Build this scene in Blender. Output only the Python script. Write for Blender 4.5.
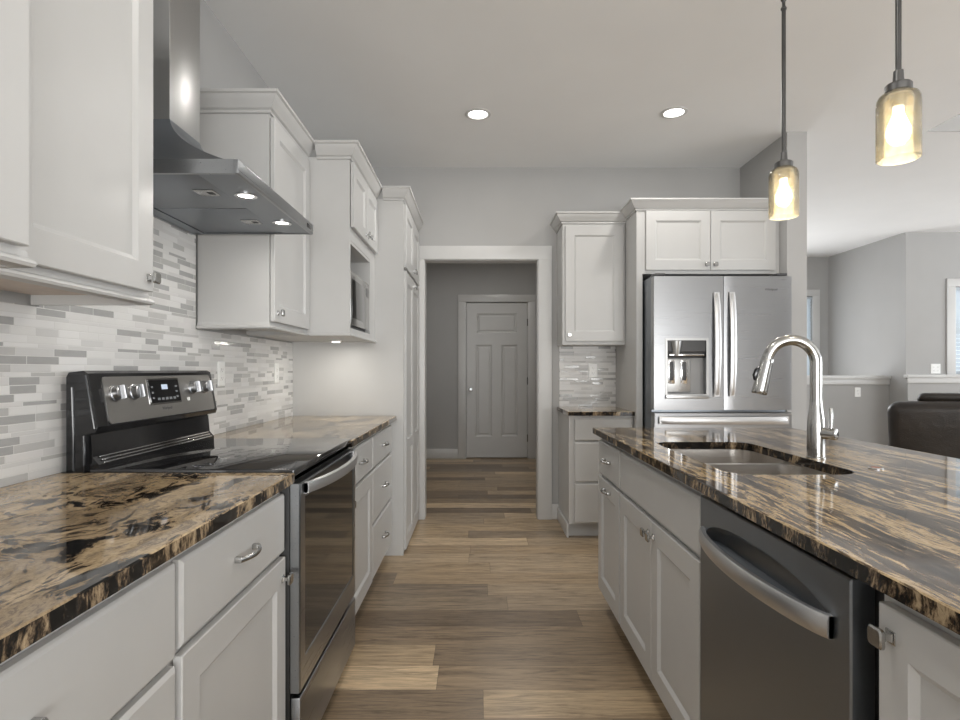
import bpy, bmesh, math, random
from mathutils import Vector, Matrix
from mathutils.geometry import tessellate_polygon

for o in list(bpy.data.objects):
    bpy.data.objects.remove(o)
S = bpy.context.scene
COL = S.collection
PI = math.pi
random.seed(7)

# ------------------------------------------------------------------ camera
CH = 1.21
cam = bpy.data.cameras.new('camera')
cam.sensor_width = 36.0
cam.lens = 570.0 / 960.0 * 36.0
cam.shift_x = 2.0 / 960.0
cam.shift_y = 10.0 / 960.0
cam.clip_start = 0.02
camo = bpy.data.objects.new('camera', cam)
camo.location = (0, 0, CH)
camo.rotation_euler = (PI / 2, 0, 0)
COL.objects.link(camo)
S.camera = camo

# ------------------------------------------------------------------ exposure / world
S.view_settings.view_transform = 'Standard'
S.view_settings.look = 'None'
S.view_settings.gamma = 1.0
S.view_settings.use_curve_mapping = False
S.view_settings.exposure = -0.08

w = bpy.data.worlds.new('sky')
S.world = w
w.use_nodes = True
bg = w.node_tree.nodes['Background']
bg.inputs['Color'].default_value = (0.90, 0.95, 1.0, 1)
bg.inputs['Strength'].default_value = 2.6


def area(name, loc, rot, sx, sy, power, color=(1, 1, 1), shape='RECTANGLE', spread=PI):
    l = bpy.data.lights.new(name, 'AREA')
    l.shape = shape
    l.size = sx
    if shape in ('RECTANGLE', 'ELLIPSE'):
        l.size_y = sy
    l.energy = power
    l.color = color
    l.spread = spread
    o = bpy.data.objects.new(name, l)
    o.location = loc
    o.rotation_euler = rot
    COL.objects.link(o)
    return o


R0_UP = -PI / 2 - 0.95   # added rear light, tilted up to brighten the ceiling
# unseen area lights added as fill, behind the viewer and round the living room
area('added_rear_fill', (1.6, -4.35, 1.0), (R0_UP, 0, PI), 4.2, 1.8, 275, (1.0, 0.985, 0.96))
area('added_right_fill', (8.05, 1.2, 1.3), (0, PI / 2 + 0.90, 0), 1.6, 5.0, 185, (0.97, 0.985, 1.0))  # added fill at an unseen opening, aimed upward to lift the ceiling
area('added_corner_fill', (8.05, 5.3, 1.6), (0, PI / 2, 0), 1.6, 2.2, 30, (0.97, 0.985, 1.0))  # weaker added fill at the second unseen opening
area('added_far_wall_fill', (3.3, 8.2, 1.2), (-PI / 2, 0, 0), 1.8, 2.0, 60, (0.97, 0.985, 1.0))  # added to brighten the living room side wall; the wall behind is solid
DOWN = 7.0     # each recessed can light
PEND = 1.6

# ------------------------------------------------------------------ node helpers


class NT:
    def __init__(s, m):
        m.use_nodes = True
        s.t = m.node_tree
        s.t.nodes.clear()
        s.out = s.t.nodes.new('ShaderNodeOutputMaterial')

    def n(s, typ, **kw):
        nd = s.t.nodes.new(typ)
        for k, v in kw.items():
            setattr(nd, k, v)
        return nd

    def set(s, sock, v):
        if hasattr(v, 'is_linked') or isinstance(v, bpy.types.NodeSocket):
            s.t.links.new(v, sock)
        else:
            sock.default_value = v

    def math(s, op, a, b=0.0, c=0.0):
        nd = s.n('ShaderNodeMath', operation=op)
        s.set(nd.inputs[0], a)
        s.set(nd.inputs[1], b)
        s.set(nd.inputs[2], c)
        return nd.outputs[0]

    def coords(s):
        return s.n('ShaderNodeTexCoord').outputs['Object']

    def sep(s, v):
        nd = s.n('ShaderNodeSeparateXYZ')
        s.set(nd.inputs[0], v)
        return nd.outputs

    def comb(s, x=0.0, y=0.0, z=0.0):
        nd = s.n('ShaderNodeCombineXYZ')
        s.set(nd.inputs[0], x)
        s.set(nd.inputs[1], y)
        s.set(nd.inputs[2], z)
        return nd.outputs[0]

    def mapping(s, v, scale=(1, 1, 1), rot=(0, 0, 0), loc=(0, 0, 0)):
        nd = s.n('ShaderNodeMapping')
        s.set(nd.inputs['Vector'], v)
        nd.inputs['Scale'].default_value = scale
        nd.inputs['Rotation'].default_value = rot
        nd.inputs['Location'].default_value = loc
        return nd.outputs[0]

    def noise(s, v, scale=5.0, detail=4.0, rough=0.5, dist=0.0, color=False):
        nd = s.n('ShaderNodeTexNoise')
        s.set(nd.inputs['Vector'], v)
        nd.inputs['Scale'].default_value = scale
        nd.inputs['Detail'].default_value = detail
        nd.inputs['Roughness'].default_value = rough
        nd.inputs['Distortion'].default_value = dist
        return nd.outputs['Color' if color else 'Fac']

    def white(s, v):
        nd = s.n('ShaderNodeTexWhiteNoise', noise_dimensions='3D')
        s.set(nd.inputs['Vector'], v)
        return nd.outputs['Value']

    def ramp(s, f, stops, interp='LINEAR'):
        nd = s.n('ShaderNodeValToRGB')
        cr = nd.color_ramp
        cr.interpolation = interp
        while len(cr.elements) < len(stops):
            cr.elements.new(0.5)
        for e, (p, c) in zip(cr.elements, stops):
            e.position = p
            e.color = (c[0], c[1], c[2], 1)
        s.set(nd.inputs[0], f)
        return nd.outputs[0]

    def mix(s, f, a, b, blend='MIX'):
        nd = s.n('ShaderNodeMix', data_type='RGBA', blend_type=blend)
        s.set(nd.inputs['Factor'], f)
        s.set(nd.inputs['A'], a if not isinstance(a, tuple) else (*a[:3], 1))
        s.set(nd.inputs['B'], b if not isinstance(b, tuple) else (*b[:3], 1))
        # pick the RGBA sockets
        return nd.outputs['Result']

    def mixc(s, f, a, b, blend='MIX'):
        nd = s.n('ShaderNodeMix', data_type='RGBA', blend_type=blend)
        s.set(nd.inputs[0], f)
        s.set(nd.inputs[6], a if not isinstance(a, tuple) else (*a[:3], 1))
        s.set(nd.inputs[7], b if not isinstance(b, tuple) else (*b[:3], 1))
        return nd.outputs[2]

    def addv(s, a, b):
        nd = s.n('ShaderNodeVectorMath', operation='ADD')
        s.set(nd.inputs[0], a)
        s.set(nd.inputs[1], b)
        return nd.outputs[0]

    def scalev(s, a, f):
        nd = s.n('ShaderNodeVectorMath', operation='SCALE')
        s.set(nd.inputs[0], a)
        s.set(nd.inputs['Scale'], f)
        return nd.outputs[0]

    def bump(s, h, strength=0.2, dist=0.01):
        nd = s.n('ShaderNodeBump')
        nd.inputs['Strength'].default_value = strength
        nd.inputs['Distance'].default_value = dist
        s.set(nd.inputs['Height'], h)
        return nd.outputs[0]

    def bsdf(s, color, rough=0.5, metal=0.0, normal=None, **kw):
        nd = s.n('ShaderNodeBsdfPrincipled')
        s.set(nd.inputs['Base Color'], color if not isinstance(color, tuple) else (*color[:3], 1))
        s.set(nd.inputs['Roughness'], rough)
        s.set(nd.inputs['Metallic'], metal)
        if normal is not None:
            s.set(nd.inputs['Normal'], normal)
        for k, v in kw.items():
            s.set(nd.inputs[k.replace('_', ' ')], v)
        s.t.links.new(nd.outputs[0], s.out.inputs[0])
        return nd


def paint(name, col, rough=0.5, var=0.03, scale=6.0, bump=0.0, bscale=250.0, metal=0.0, **kw):
    m = bpy.data.materials.new(name)
    t = NT(m)
    c = t.coords()
    f = t.noise(c, scale, 3.0)
    lo = tuple(x * (1 - var) for x in col)
    hi = tuple(min(1, x * (1 + var)) for x in col)
    cc = t.ramp(f, [(0.3, lo), (0.7, hi)])
    nrm = t.bump(t.noise(c, bscale, 2.0), bump, 0.002) if bump else None
    t.bsdf(cc, rough, metal, nrm, **kw)
    return m


def steel(name, col, rough, axis, aniso=0.0, strength=0.0015):
    """brushed metal, brush lines along the given axis"""
    m = bpy.data.materials.new(name)
    t = NT(m)
    sc = [260.0, 260.0, 260.0]
    sc[axis] = 2.0
    c = t.mapping(t.coords(), tuple(sc))
    f = t.noise(c, 1.0, 2.0)
    cc = t.ramp(f, [(0.25, tuple(x * 0.985 for x in col)), (0.75, tuple(min(1, x * 1.015) for x in col))])
    r = t.math('MULTIPLY_ADD', f, 0.03, rough - 0.015)
    t.bsdf(cc, r, 1.0, t.bump(f, strength, 0.001))
    return m


M = {}
M['cabinet'] = paint('white_cabinet_paint', (0.525, 0.523, 0.514), 0.38, 0.015)
M['trim'] = paint('white_trim_paint', (0.60, 0.598, 0.588), 0.35, 0.015)
M['wall'] = paint('grey_wall_paint', (0.425, 0.422, 0.416), 0.85, 0.02, 3.0, 0.08)
M['ceiling'] = paint('ceiling_paint', (0.87, 0.875, 0.875), 0.9, 0.015, 2.0, 0.12, 120)
M['plate'] = paint('white_plastic', (0.82, 0.82, 0.80), 0.3, 0.01)
M['slot'] = paint('socket_slot', (0.12, 0.12, 0.12), 0.5)
M['nickel'] = steel('brushed_nickel', (0.60, 0.60, 0.59), 0.25, 2)
M['chrome'] = paint('polished_chrome', (0.72, 0.72, 0.72), 0.10, 0.01, metal=1.0)
M['steel_h'] = steel('brushed_steel_along_depth', (0.50, 0.50, 0.49), 0.24, 1)
M['steel_x'] = steel('brushed_steel_across', (0.38, 0.385, 0.395), 0.28, 0)
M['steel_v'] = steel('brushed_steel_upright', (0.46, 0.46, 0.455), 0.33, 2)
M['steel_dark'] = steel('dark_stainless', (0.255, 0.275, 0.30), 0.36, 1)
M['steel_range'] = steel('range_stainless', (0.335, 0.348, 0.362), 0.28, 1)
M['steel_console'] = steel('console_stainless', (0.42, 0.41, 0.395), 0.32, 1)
M['steel_handle'] = steel('handle_steel', (0.62, 0.62, 0.625), 0.36, 1)
M['steel_sink'] = steel('sink_steel', (0.60, 0.565, 0.525), 0.28, 0)
M['faucet'] = paint('faucet_steel', (0.46, 0.46, 0.45), 0.2, 0.02, metal=1.0)
M['black_gloss'] = paint('black_enamel', (0.010, 0.010, 0.011), 0.12, 0.1)
M['black_glass'] = paint('ceramic_glass', (0.012, 0.012, 0.013), 0.03, 0.1, Specular_IOR_Level=1.0)
M['oven_glass'] = paint('oven_window_glass', (0.02, 0.02, 0.02), 0.05, 0.1, Specular_IOR_Level=0.8)
M['black_gap'] = paint('black_plastic', (0.012, 0.012, 0.012), 0.5, 0.1)
M['charcoal'] = paint('charcoal_plastic', (0.06, 0.06, 0.062), 0.4, 0.1)
M['greyplastic'] = paint('grey_plastic', (0.33, 0.33, 0.33), 0.35, 0.05)
M['button'] = paint('pale_legend', (0.16, 0.17, 0.18), 0.4)
M['mark'] = paint('dark_mark', (0.10, 0.10, 0.10), 0.4)
M['pulls'] = steel('satin_pull', (0.46, 0.46, 0.45), 0.25, 2)
M['rod'] = paint('dark_bronze_rod', (0.10, 0.10, 0.10), 0.35, 0.1, metal=0.8)
M['pewter'] = paint('pewter_cap', (0.14, 0.14, 0.14), 0.35, 0.05, metal=0.9)
M['underwood'] = paint('unpainted_underside', (0.62, 0.54, 0.48), 0.6, 0.06, 30.0)
M['copper'] = paint('copper_ring', (0.45, 0.17, 0.10), 0.3, 0.1, metal=0.6)


def emit(name, col, strength):
    m = bpy.data.materials.new(name)
    t = NT(m)
    e = t.n('ShaderNodeEmission')
    e.inputs[0].default_value = (*col, 1)
    e.inputs[1].default_value = strength
    t.t.links.new(e.outputs[0], t.out.inputs[0])
    return m


M['lamp'] = emit('lit_lens', (1.0, 0.98, 0.95), 6.0)
M['bulb'] = emit('lit_bulb', (1.0, 0.95, 0.86), 7.0)
M['digits'] = emit('lit_display', (0.75, 0.85, 1.0), 0.9)


def glass_mat(name, col, rough=0.0, seeded=False, ior=1.45):
    m = bpy.data.materials.new(name)
    t = NT(m)
    kw = {'Transmission_Weight': 1.0, 'IOR': ior}
    nrm = None
    colr = col
    if seeded:
        c = t.coords()
        n = t.noise(c, 90.0, 3.0, 0.6)
        nrm = t.bump(n, 0.35, 0.004)
        colr = t.ramp(t.noise(c, 45.0, 4.0), [(0.35, tuple(x * 0.86 for x in col)), (0.65, tuple(min(1, x * 1.08) for x in col))])
    t.bsdf(colr, rough, 0.0, nrm, **kw)
    return m


M['window_glass'] = glass_mat('window_glass', (0.97, 0.99, 1.0), 0.0, False, 1.02)


def amber():
    """thin seeded amber glass: mostly see-through, tinted, glossy"""
    m = bpy.data.materials.new('amber_seeded_glass')
    t = NT(m)
    c = t.coords()
    n = t.noise(c, 110.0, 3.0, 0.6)
    tint = t.ramp(t.noise(c, 60.0, 4.0), [(0.3, (0.90, 0.81, 0.62)), (0.7, (1.0, 0.96, 0.85))])
    tr = t.n('ShaderNodeBsdfTransparent')
    t.set(tr.inputs[0], tint)
    gl = t.n('ShaderNodeBsdfGlossy')
    gl.inputs['Roughness'].default_value = 0.08
    t.set(gl.inputs['Normal'], t.bump(n, 0.4, 0.003))
    tl = t.n('ShaderNodeBsdfTranslucent')
    t.set(tl.inputs[0], tint)
    df = t.n('ShaderNodeBsdfDiffuse')
    t.set(df.inputs[0], tint)
    lw = t.n('ShaderNodeLayerWeight')
    lw.inputs[0].default_value = 0.25
    m0 = t.n('ShaderNodeMixShader')
    m0.inputs[0].default_value = 0.5
    t.t.links.new(tl.outputs[0], m0.inputs[1])
    t.t.links.new(df.outputs[0], m0.inputs[2])
    m1 = t.n('ShaderNodeMixShader')
    m1.inputs[0].default_value = 0.22
    t.t.links.new(tr.outputs[0], m1.inputs[1])
    t.t.links.new(m0.outputs[0], m1.inputs[2])
    m2 = t.n('ShaderNodeMixShader')
    t.t.links.new(lw.outputs['Fresnel'], m2.inputs[0])
    t.t.links.new(m1.outputs[0], m2.inputs[1])
    t.t.links.new(gl.outputs[0], m2.inputs[2])
    t.t.links.new(m2.outputs[0], t.out.inputs[0])
    return m


M['amber'] = amber()


def tile_mat(name, uaxis):
    m = bpy.data.materials.new(name)
    t = NT(m)
    s = t.sep(t.coords())
    u = s[uaxis]
    v = s[2]
    P = 0.078
    b = [0.0, 0.022 / P, 0.034 / P, 0.055 / P, 1.0]
    vp = t.math('DIVIDE', v, P)
    base = t.math('FLOOR', vp)
    fr = t.math('FRACT', vp)
    k = t.math('ADD', t.math('GREATER_THAN', fr, b[1]), t.math('GREATER_THAN', fr, b[2]))
    k = t.math('ADD', k, t.math('GREATER_THAN', fr, b[3]))
    row = t.math('MULTIPLY_ADD', base, 4.0, k)
    dmin = None
    for x in b:
        d = t.math('ABSOLUTE', t.math('SUBTRACT', fr, x))
        dmin = d if dmin is None else t.math('MINIMUM', dmin, d)
    dv = t.math('MULTIPLY', dmin, P)
    h1 = t.white(t.comb(row, 3.7, 0.0))
    h2 = t.white(t.comb(row, 9.1, 4.0))
    L = t.math('MULTIPLY_ADD', h1, 0.06, 0.085)
    uu = t.math('DIVIDE', t.math('MULTIPLY_ADD', h2, 5.0, t.math('ADD', u, 20.0)), L)
    col = t.math('FLOOR', uu)
    fu = t.math('FRACT', uu)
    du = t.math('MULTIPLY', t.math('MINIMUM', fu, t.math('SUBTRACT', 1.0, fu)), L)
    d = t.math('MINIMUM', du, dv)
    grout = t.math('LESS_THAN', d, 0.0011)
    h = t.white(t.comb(row, col, 1.5))
    tc = t.ramp(h, [(0.0, (0.66, 0.655, 0.64)), (0.22, (0.56, 0.555, 0.545)), (0.42, (0.70, 0.695, 0.685)),
                    (0.56, (0.43, 0.425, 0.415)), (0.72, (0.33, 0.33, 0.325)), (0.86, (0.62, 0.61, 0.60))], 'CONSTANT')
    vein = t.noise(t.mapping(t.coords(), (18, 18, 60)), 1.0, 4.0, 0.6)
    tc = t.mixc(t.math('MULTIPLY', vein, 0.25), tc, (0.75, 0.74, 0.72))
    cc = t.mixc(grout, tc, (0.66, 0.655, 0.64))
    rough = t.math('MULTIPLY_ADD', grout, 0.5, t.ramp(h, [(0.0, (0.35,) * 3), (0.62, (0.12,) * 3), (0.86, (0.3,) * 3)], 'CONSTANT'))
    hb = t.math('MINIMUM', t.math('MULTIPLY', d, 500.0), 1.0)
    hb = t.math('MULTIPLY_ADD', h, 0.4, hb)
    t.bsdf(cc, rough, 0.0, t.bump(hb, 0.35, 0.002))
    return m


M['tile_y'] = tile_mat('mosaic_tile_left', 1)
M['tile_x'] = tile_mat('mosaic_tile_back', 0)


def floor_mat():
    m = bpy.data.materials.new('vinyl_plank_floor')
    t = NT(m)
    co = t.coords()
    s = t.sep(co)
    W, L = 0.178, 1.22
    ry = t.math('DIVIDE', t.math('ADD', s[1], 40.03), W)
    row = t.math('FLOOR', ry)
    fy = t.math('FRACT', ry)
    off = t.math('MULTIPLY', t.white(t.comb(row, 2.0, 0.0)), 7.0)
    rx = t.math('ADD', t.math('DIVIDE', t.math('ADD', s[0], 20.0), L), off)
    colm = t.math('FLOOR', rx)
    fx = t.math('FRACT', rx)
    h = t.white(t.comb(row, colm, 5.0))
    h2 = t.white(t.comb(row, colm, 11.0))
    tone = t.ramp(h, [(0.0, (0.19, 0.140, 0.094)), (0.28, (0.36, 0.265, 0.168)), (0.5, (0.50, 0.375, 0.235)),
                      (0.70, (0.235, 0.182, 0.130)), (1.0, (0.68, 0.52, 0.335))])
    # grain runs along X
    off3 = t.comb(0.0, t.math('MULTIPLY', h2, 30.0), t.math('MULTIPLY', h, 20.0))
    g = t.noise(t.addv(t.mapping(co, (1.6, 17, 1)), off3), 2.0, 8.0, 0.72, 1.2)
    g2 = t.noise(t.addv(t.mapping(co, (7.0, 150, 1)), off3), 1.2, 4.0, 0.7)
    dark = t.ramp(g, [(0.36, (0.55, 0.53, 0.51)), (0.50, (0.98, 0.975, 0.97)), (0.66, (1.25, 1.23, 1.20))])
    c1 = t.mixc(1.0, tone, dark, 'MULTIPLY')
    fine = t.ramp(g2, [(0.32, (0.72, 0.71, 0.70)), (0.68, (1.16, 1.16, 1.16))])
    c2 = t.mixc(1.0, c1, fine, 'MULTIPLY')
    dy = t.math('MULTIPLY', t.math('MINIMUM', fy, t.math('SUBTRACT', 1.0, fy)), W)
    dx = t.math('MULTIPLY', t.math('MINIMUM', fx, t.math('SUBTRACT', 1.0, fx)), L)
    seam = t.math('LESS_THAN', t.math('MINIMUM', dx, dy), 0.0012)
    c3 = t.mixc(t.math('MULTIPLY', seam, 0.55), c2, (0.07, 0.05, 0.035))
    rough = t.math('MULTIPLY_ADD', g, 0.15, 0.27)
    t.bsdf(c3, rough, 0.0, t.bump(g2, 0.08, 0.002))
    return m


M['floor'] = floor_mat()


def granite_mat(name, rot, stretch, seed, kind, contrast=1.0):
    m = bpy.data.materials.new(name)
    t = NT(m)
    co = t.coords()
    warp = t.noise(t.mapping(co, (2.2, 1.4, 2.2), loc=(seed, seed * 0.7, 0)), 1.6, 3.0, 0.55, 0.0, True)
    amt = 0.42 if kind == 'swirl' else 0.10
    p = t.addv(co, t.scalev(warp, amt))
    pm = t.mapping(p, stretch, (0, 0, rot), (seed, seed * 1.3, seed * 0.4))
    big = t.noise(pm, 1.0, 8.0, 0.66, 0.35)
    fine = t.noise(t.mapping(p, tuple(x * 4.0 for x in stretch), (0, 0, rot), (seed * 2, 0, 0)), 1.3, 6.0, 0.72, 0.4)
    f = t.math('MULTIPLY_ADD', t.math('SUBTRACT', fine, 0.5), 0.60 * contrast, big)
    if kind == 'swirl':
        c = t.ramp(f, [(0.36, (0.006, 0.006, 0.006)), (0.415, (0.014, 0.012, 0.010)), (0.44, (0.11, 0.078, 0.050)),
                       (0.465, (0.38, 0.28, 0.17)), (0.54, (0.54, 0.415, 0.255)), (0.60, (0.44, 0.335, 0.21)), (0.635, (0.225, 0.175, 0.13)),
                       (0.69, (0.50, 0.385, 0.25)), (0.80, (0.012, 0.010, 0.009))])
    elif kind == 'streak':
        c = t.ramp(f, [(0.28, (0.010, 0.008, 0.006)), (0.39, (0.035, 0.025, 0.017)), (0.455, (0.11, 0.078, 0.050)),
                       (0.50, (0.165, 0.118, 0.076)), (0.535, (0.56, 0.425, 0.25)), (0.61, (0.46, 0.335, 0.185)), (0.65, (0.13, 0.094, 0.062)),
                       (0.80, (0.36, 0.28, 0.18))])
    else:
        c = t.ramp(f, [(0.30, (0.006, 0.006, 0.006)), (0.46, (0.014, 0.012, 0.010)), (0.52, (0.07, 0.05, 0.034)),
                       (0.57, (0.24, 0.175, 0.11)), (0.66, (0.44, 0.34, 0.215)), (0.80, (0.03, 0.022, 0.016))])
    if kind != 'edge':
        zone = t.noise(t.mapping(p, tuple(x * 0.45 for x in stretch), (0, 0, rot), (seed * 3.1, 2.0, 0)), 1.0, 5.0, 0.6, 0.5)
        zf = t.ramp(zone, [(0.47, (0, 0, 0)), (0.56, (1, 1, 1))])
        c = t.mixc(t.math('MULTIPLY', zf, 0.8), c, t.mixc(1.0, c, (0.50, 0.48, 0.47), 'MULTIPLY'))
        speck = t.noise(t.mapping(co, (1, 1, 1)), 130.0, 3.0, 0.7)
        c = t.mixc(0.5, c, t.ramp(speck, [(0.35, (0.62, 0.60, 0.58)), (0.6, (1.12, 1.10, 1.08))]), 'MULTIPLY')
    t.bsdf(c, 0.05, 0.0, None, Specular_IOR_Level=0.42)
    return m


R = math.radians
M['granite_left'] = granite_mat('gold_black_granite_swirl', R(18), (7.5, 3.2, 7.0), 3.1, 'swirl')
M['granite_island'] = granite_mat('gold_black_granite_streak', R(8), (16.0, 1.7, 14.0), 6.4, 'streak')
M['granite_edge'] = granite_mat('granite_edge', 0.0, (8.0, 17.0, 7.0), 1.7, 'edge')
M['granite_edge_x'] = granite_mat('granite_edge_across', 0.0, (24.0, 8.0, 5.0), 2.2, 'edge')


def leather():
    m = bpy.data.materials.new('dark_brown_leather')
    t = NT(m)
    c = t.coords()
    n = t.noise(c, 7.0, 4.0)
    cc = t.ramp(n, [(0.3, (0.014, 0.011, 0.009)), (0.7, (0.030, 0.023, 0.018))])
    h = t.math('ADD', t.noise(c, 160.0, 2.0), t.math('MULTIPLY', t.noise(c, 9.0, 3.0), 3.0))
    t.bsdf(cc, 0.33, 0.0, t.bump(h, 0.25, 0.008))
    return m


M['leather'] = leather()

# ------------------------------------------------------------------ mesh helpers


def TL(X0):
    return lambda u, d, z: (X0 + d, u, z)


def TR(X0):
    return lambda u, d, z: (X0 - d, u, z)


def TB(Y0):
    return lambda u, d, z: (u, Y0 - d, z)


def TW(x, y, z):
    return (x, y, z)


def rrect(cu, cv, w, h, r, n=6):
    pts = []
    for (sx, sy, a0) in ((1, 1, 0), (-1, 1, 90), (-1, -1, 180), (1, -1, 270)):
        cx = cu + sx * (w / 2 - r)
        cy = cv + sy * (h / 2 - r)
        for i in range(n + 1):
            a = R(a0 + 90.0 * i / n)
            pts.append((cx + r * math.cos(a), cy + r * math.sin(a)))
    return pts


class MB:
    def __init__(s, T=TW):
        s.T = T
        s.v = []
        s.f = []
        s.mi = []
        s.cur = 0

    def add(s, pts, faces):
        b = len(s.v)
        s.v += [s.T(*p) for p in pts]
        for f in faces:
            s.f.append([b + i for i in f])
            s.mi.append(s.cur)
        return s

    def box(s, u0, u1, d0, d1, z0, z1, bev=0.0):
        if bev <= 0:
            p = [(u, d, z) for u in (u0, u1) for d in (d0, d1) for z in (z0, z1)]
            return s.add(p, [(0, 1, 3, 2), (4, 6, 7, 5), (0, 4, 5, 1), (2, 3, 7, 6), (0, 2, 6, 4), (1, 5, 7, 3)])
        bm = bmesh.new()
        bmesh.ops.create_cube(bm, size=1.0)
        for v in bm.verts:
            v.co = Vector(((u0 + u1) / 2 + v.co.x * (u1 - u0), (d0 + d1) / 2 + v.co.y * (d1 - d0), (z0 + z1) / 2 + v.co.z * (z1 - z0)))
        bmesh.ops.bevel(bm, geom=list(bm.edges), offset=bev, segments=3, affect='EDGES', profile=0.5)
        bm.verts.index_update()
        s.add([tuple(v.co) for v in bm.verts], [[v.index for v in f.verts] for f in bm.faces])
        bm.free()
        return s

    def loft(s, rings, cap0=True, cap1=True, closed=True, wrap=False):
        n = len(rings[0])
        pts = [p for r in rings for p in r]
        F = []
        m = len(rings)
        for i in range(m if wrap else m - 1):
            j = (i + 1) % m
            for k in range(n if closed else n - 1):
                k2 = (k + 1) % n
                F.append((i * n + k, i * n + k2, j * n + k2, j * n + k))
        if cap0 and not wrap:
            F.append(tuple(reversed(range(n))))
        if cap1 and not wrap:
            F.append(tuple(range((m - 1) * n, m * n)))
        return s.add(pts, F)

    def tube(s, path, r, seg=12, flat=None, caps=True, up=None):
        """round (or flattened) tube along local points; r a number or a list; flat = (a, b) section factors"""
        P = [Vector(p) for p in path]
        rs = r if isinstance(r, (list, tuple)) else [r] * len(P)
        rings = []
        t0 = (P[1] - P[0]).normalized()
        if up is None:
            up = Vector((0, 0, 1)) if abs(t0.z) < 0.9 else Vector((1, 0, 0))
        else:
            up = Vector(up)
        nrm = (up - t0 * up.dot(t0)).normalized()
        for i, p in enumerate(P):
            t = (P[min(i + 1, len(P) - 1)] - P[max(i - 1, 0)]).normalized()
            nrm = (nrm - t * nrm.dot(t)).normalized()
            b = t.cross(nrm)
            fa, fb = flat or (1, 1)
            rings.append([tuple(p + nrm * rs[i] * fa * math.cos(2 * PI * k / seg) + b * rs[i] * fb * math.sin(2 * PI * k / seg)) for k in range(seg)])
        return s.loft(rings, caps, caps)

    def lathe(s, c, prof, seg=32, axis=2, caps=True):
        """prof: list of (radius, height along axis)"""
        rings = []
        for r, h in prof:
            ring = []
            for k in range(seg):
                a = 2 * PI * k / seg
                q = [0, 0, 0]
                q[axis] = h
                q[(axis + 1) % 3] = r * math.cos(a)
                q[(axis + 2) % 3] = r * math.sin(a)
                ring.append((c[0] + q[0], c[1] + q[1], c[2] + q[2]))
            rings.append(ring)
        return s.loft(rings, caps, caps)

    def prism(s, poly, axis, a0, a1):
        """extrude a 2D polygon (in the two other axes, in order) along axis"""
        def mk(p, a):
            q = [p[0], p[1]]
            q.insert(axis, a)
            return tuple(q)
        return s.loft([[mk(p, a0) for p in poly], [mk(p, a1) for p in poly]])

    def plate_holes(s, outer, holes, d0, d1, plane='uz'):
        """flat plate with holes; outer/holes are 2D loops"""
        def mk(p, d):
            return (p[0], d, p[1]) if plane == 'uz' else (p[0], p[1], d)
        loops = [outer] + holes
        tri = tessellate_polygon([[Vector((p[0], p[1], 0)) for p in l] for l in loops])
        flat = [p for l in loops for p in l]
        n = len(flat)
        pts = [mk(p, d1) for p in flat] + [mk(p, d0) for p in flat]
        F = [tuple(x) for x in tri] + [tuple(n + i for i in reversed(x)) for x in tri]
        b = 0
        for l in loops:
            m = len(l)
            for i in range(m):
                j = (i + 1) % m
                F.append((b + i, b + j, n + b + j, n + b + i))
            b += m
        return s.add(pts, F)

    def build(s, name, mat, parent=None, smooth=35, mats=None, loc=None):
        base = Vector((0, 0, 0))
        q = parent
        while q is not None:
            base += q.location
            q = q.parent
        own = Vector(loc) if loc is not None else Vector((0, 0, 0))
        me = bpy.data.meshes.new(name)
        me.from_pydata([tuple(Vector(p) - base - own) for p in s.v], [], s.f)
        bm = bmesh.new()
        bm.from_mesh(me)
        bmesh.ops.recalc_face_normals(bm, faces=bm.faces)
        bm.to_mesh(me)
        bm.free()
        for mm in (mats or [mat]):
            me.materials.append(mm)
        if mats:
            for p, i in zip(me.polygons, s.mi):
                p.material_index = i
        if smooth:
            me.shade_smooth()
            me.set_sharp_from_angle(angle=R(smooth))
        o = bpy.data.objects.new(name, me)
        o.location = own
        if parent:
            o.parent = parent
        COL.objects.link(o)
        return o


def thing(name, label, cat, loc, group=None):
    o = bpy.data.objects.new(name, None)
    o.empty_display_size = 0.1
    o.location = loc
    o['label'] = label
    o['category'] = cat
    if group:
        o['group'] = group
    COL.objects.link(o)
    return o


def tag(o, label, cat, group=None):
    o['label'] = label
    o['category'] = cat
    if group:
        o['group'] = group
    return o


def struct(name, mb, mat, parent=None, label=None, **kw):
    o = mb.build(name, mat, parent, **kw)
    if parent is None:
        o['kind'] = 'structure'
        if label:
            o['label'] = label
    return o


def copy_tree(o, parent=None, cut=False):
    c = o.copy()
    COL.objects.link(c)
    if parent:
        c.parent = parent
    for ch in list(o.children):
        copy_tree(ch, c)
    return c


# ------------------------------------------------------------------ the setting
WX = -1.215      # left wall
BY = 4.629       # back wall of the kitchen
CZ = 2.851       # flat ceiling
HY = 7.79        # end wall of the hall
SX0, SX1, SY = 2.128, 2.265, 3.925   # partition beside the refrigerator
LX, LY = 8.15, 8.28                    # living room right wall and far wall
RY = -4.5                              # wall behind the viewer
VX = 3.085                             # where the vault begins

f = MB().box(WX - 0.1, LX + 0.1, RY - 0.1, LY + 0.1, -0.05, 0.0)
struct('floor', f, M['floor'], smooth=0)

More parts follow.
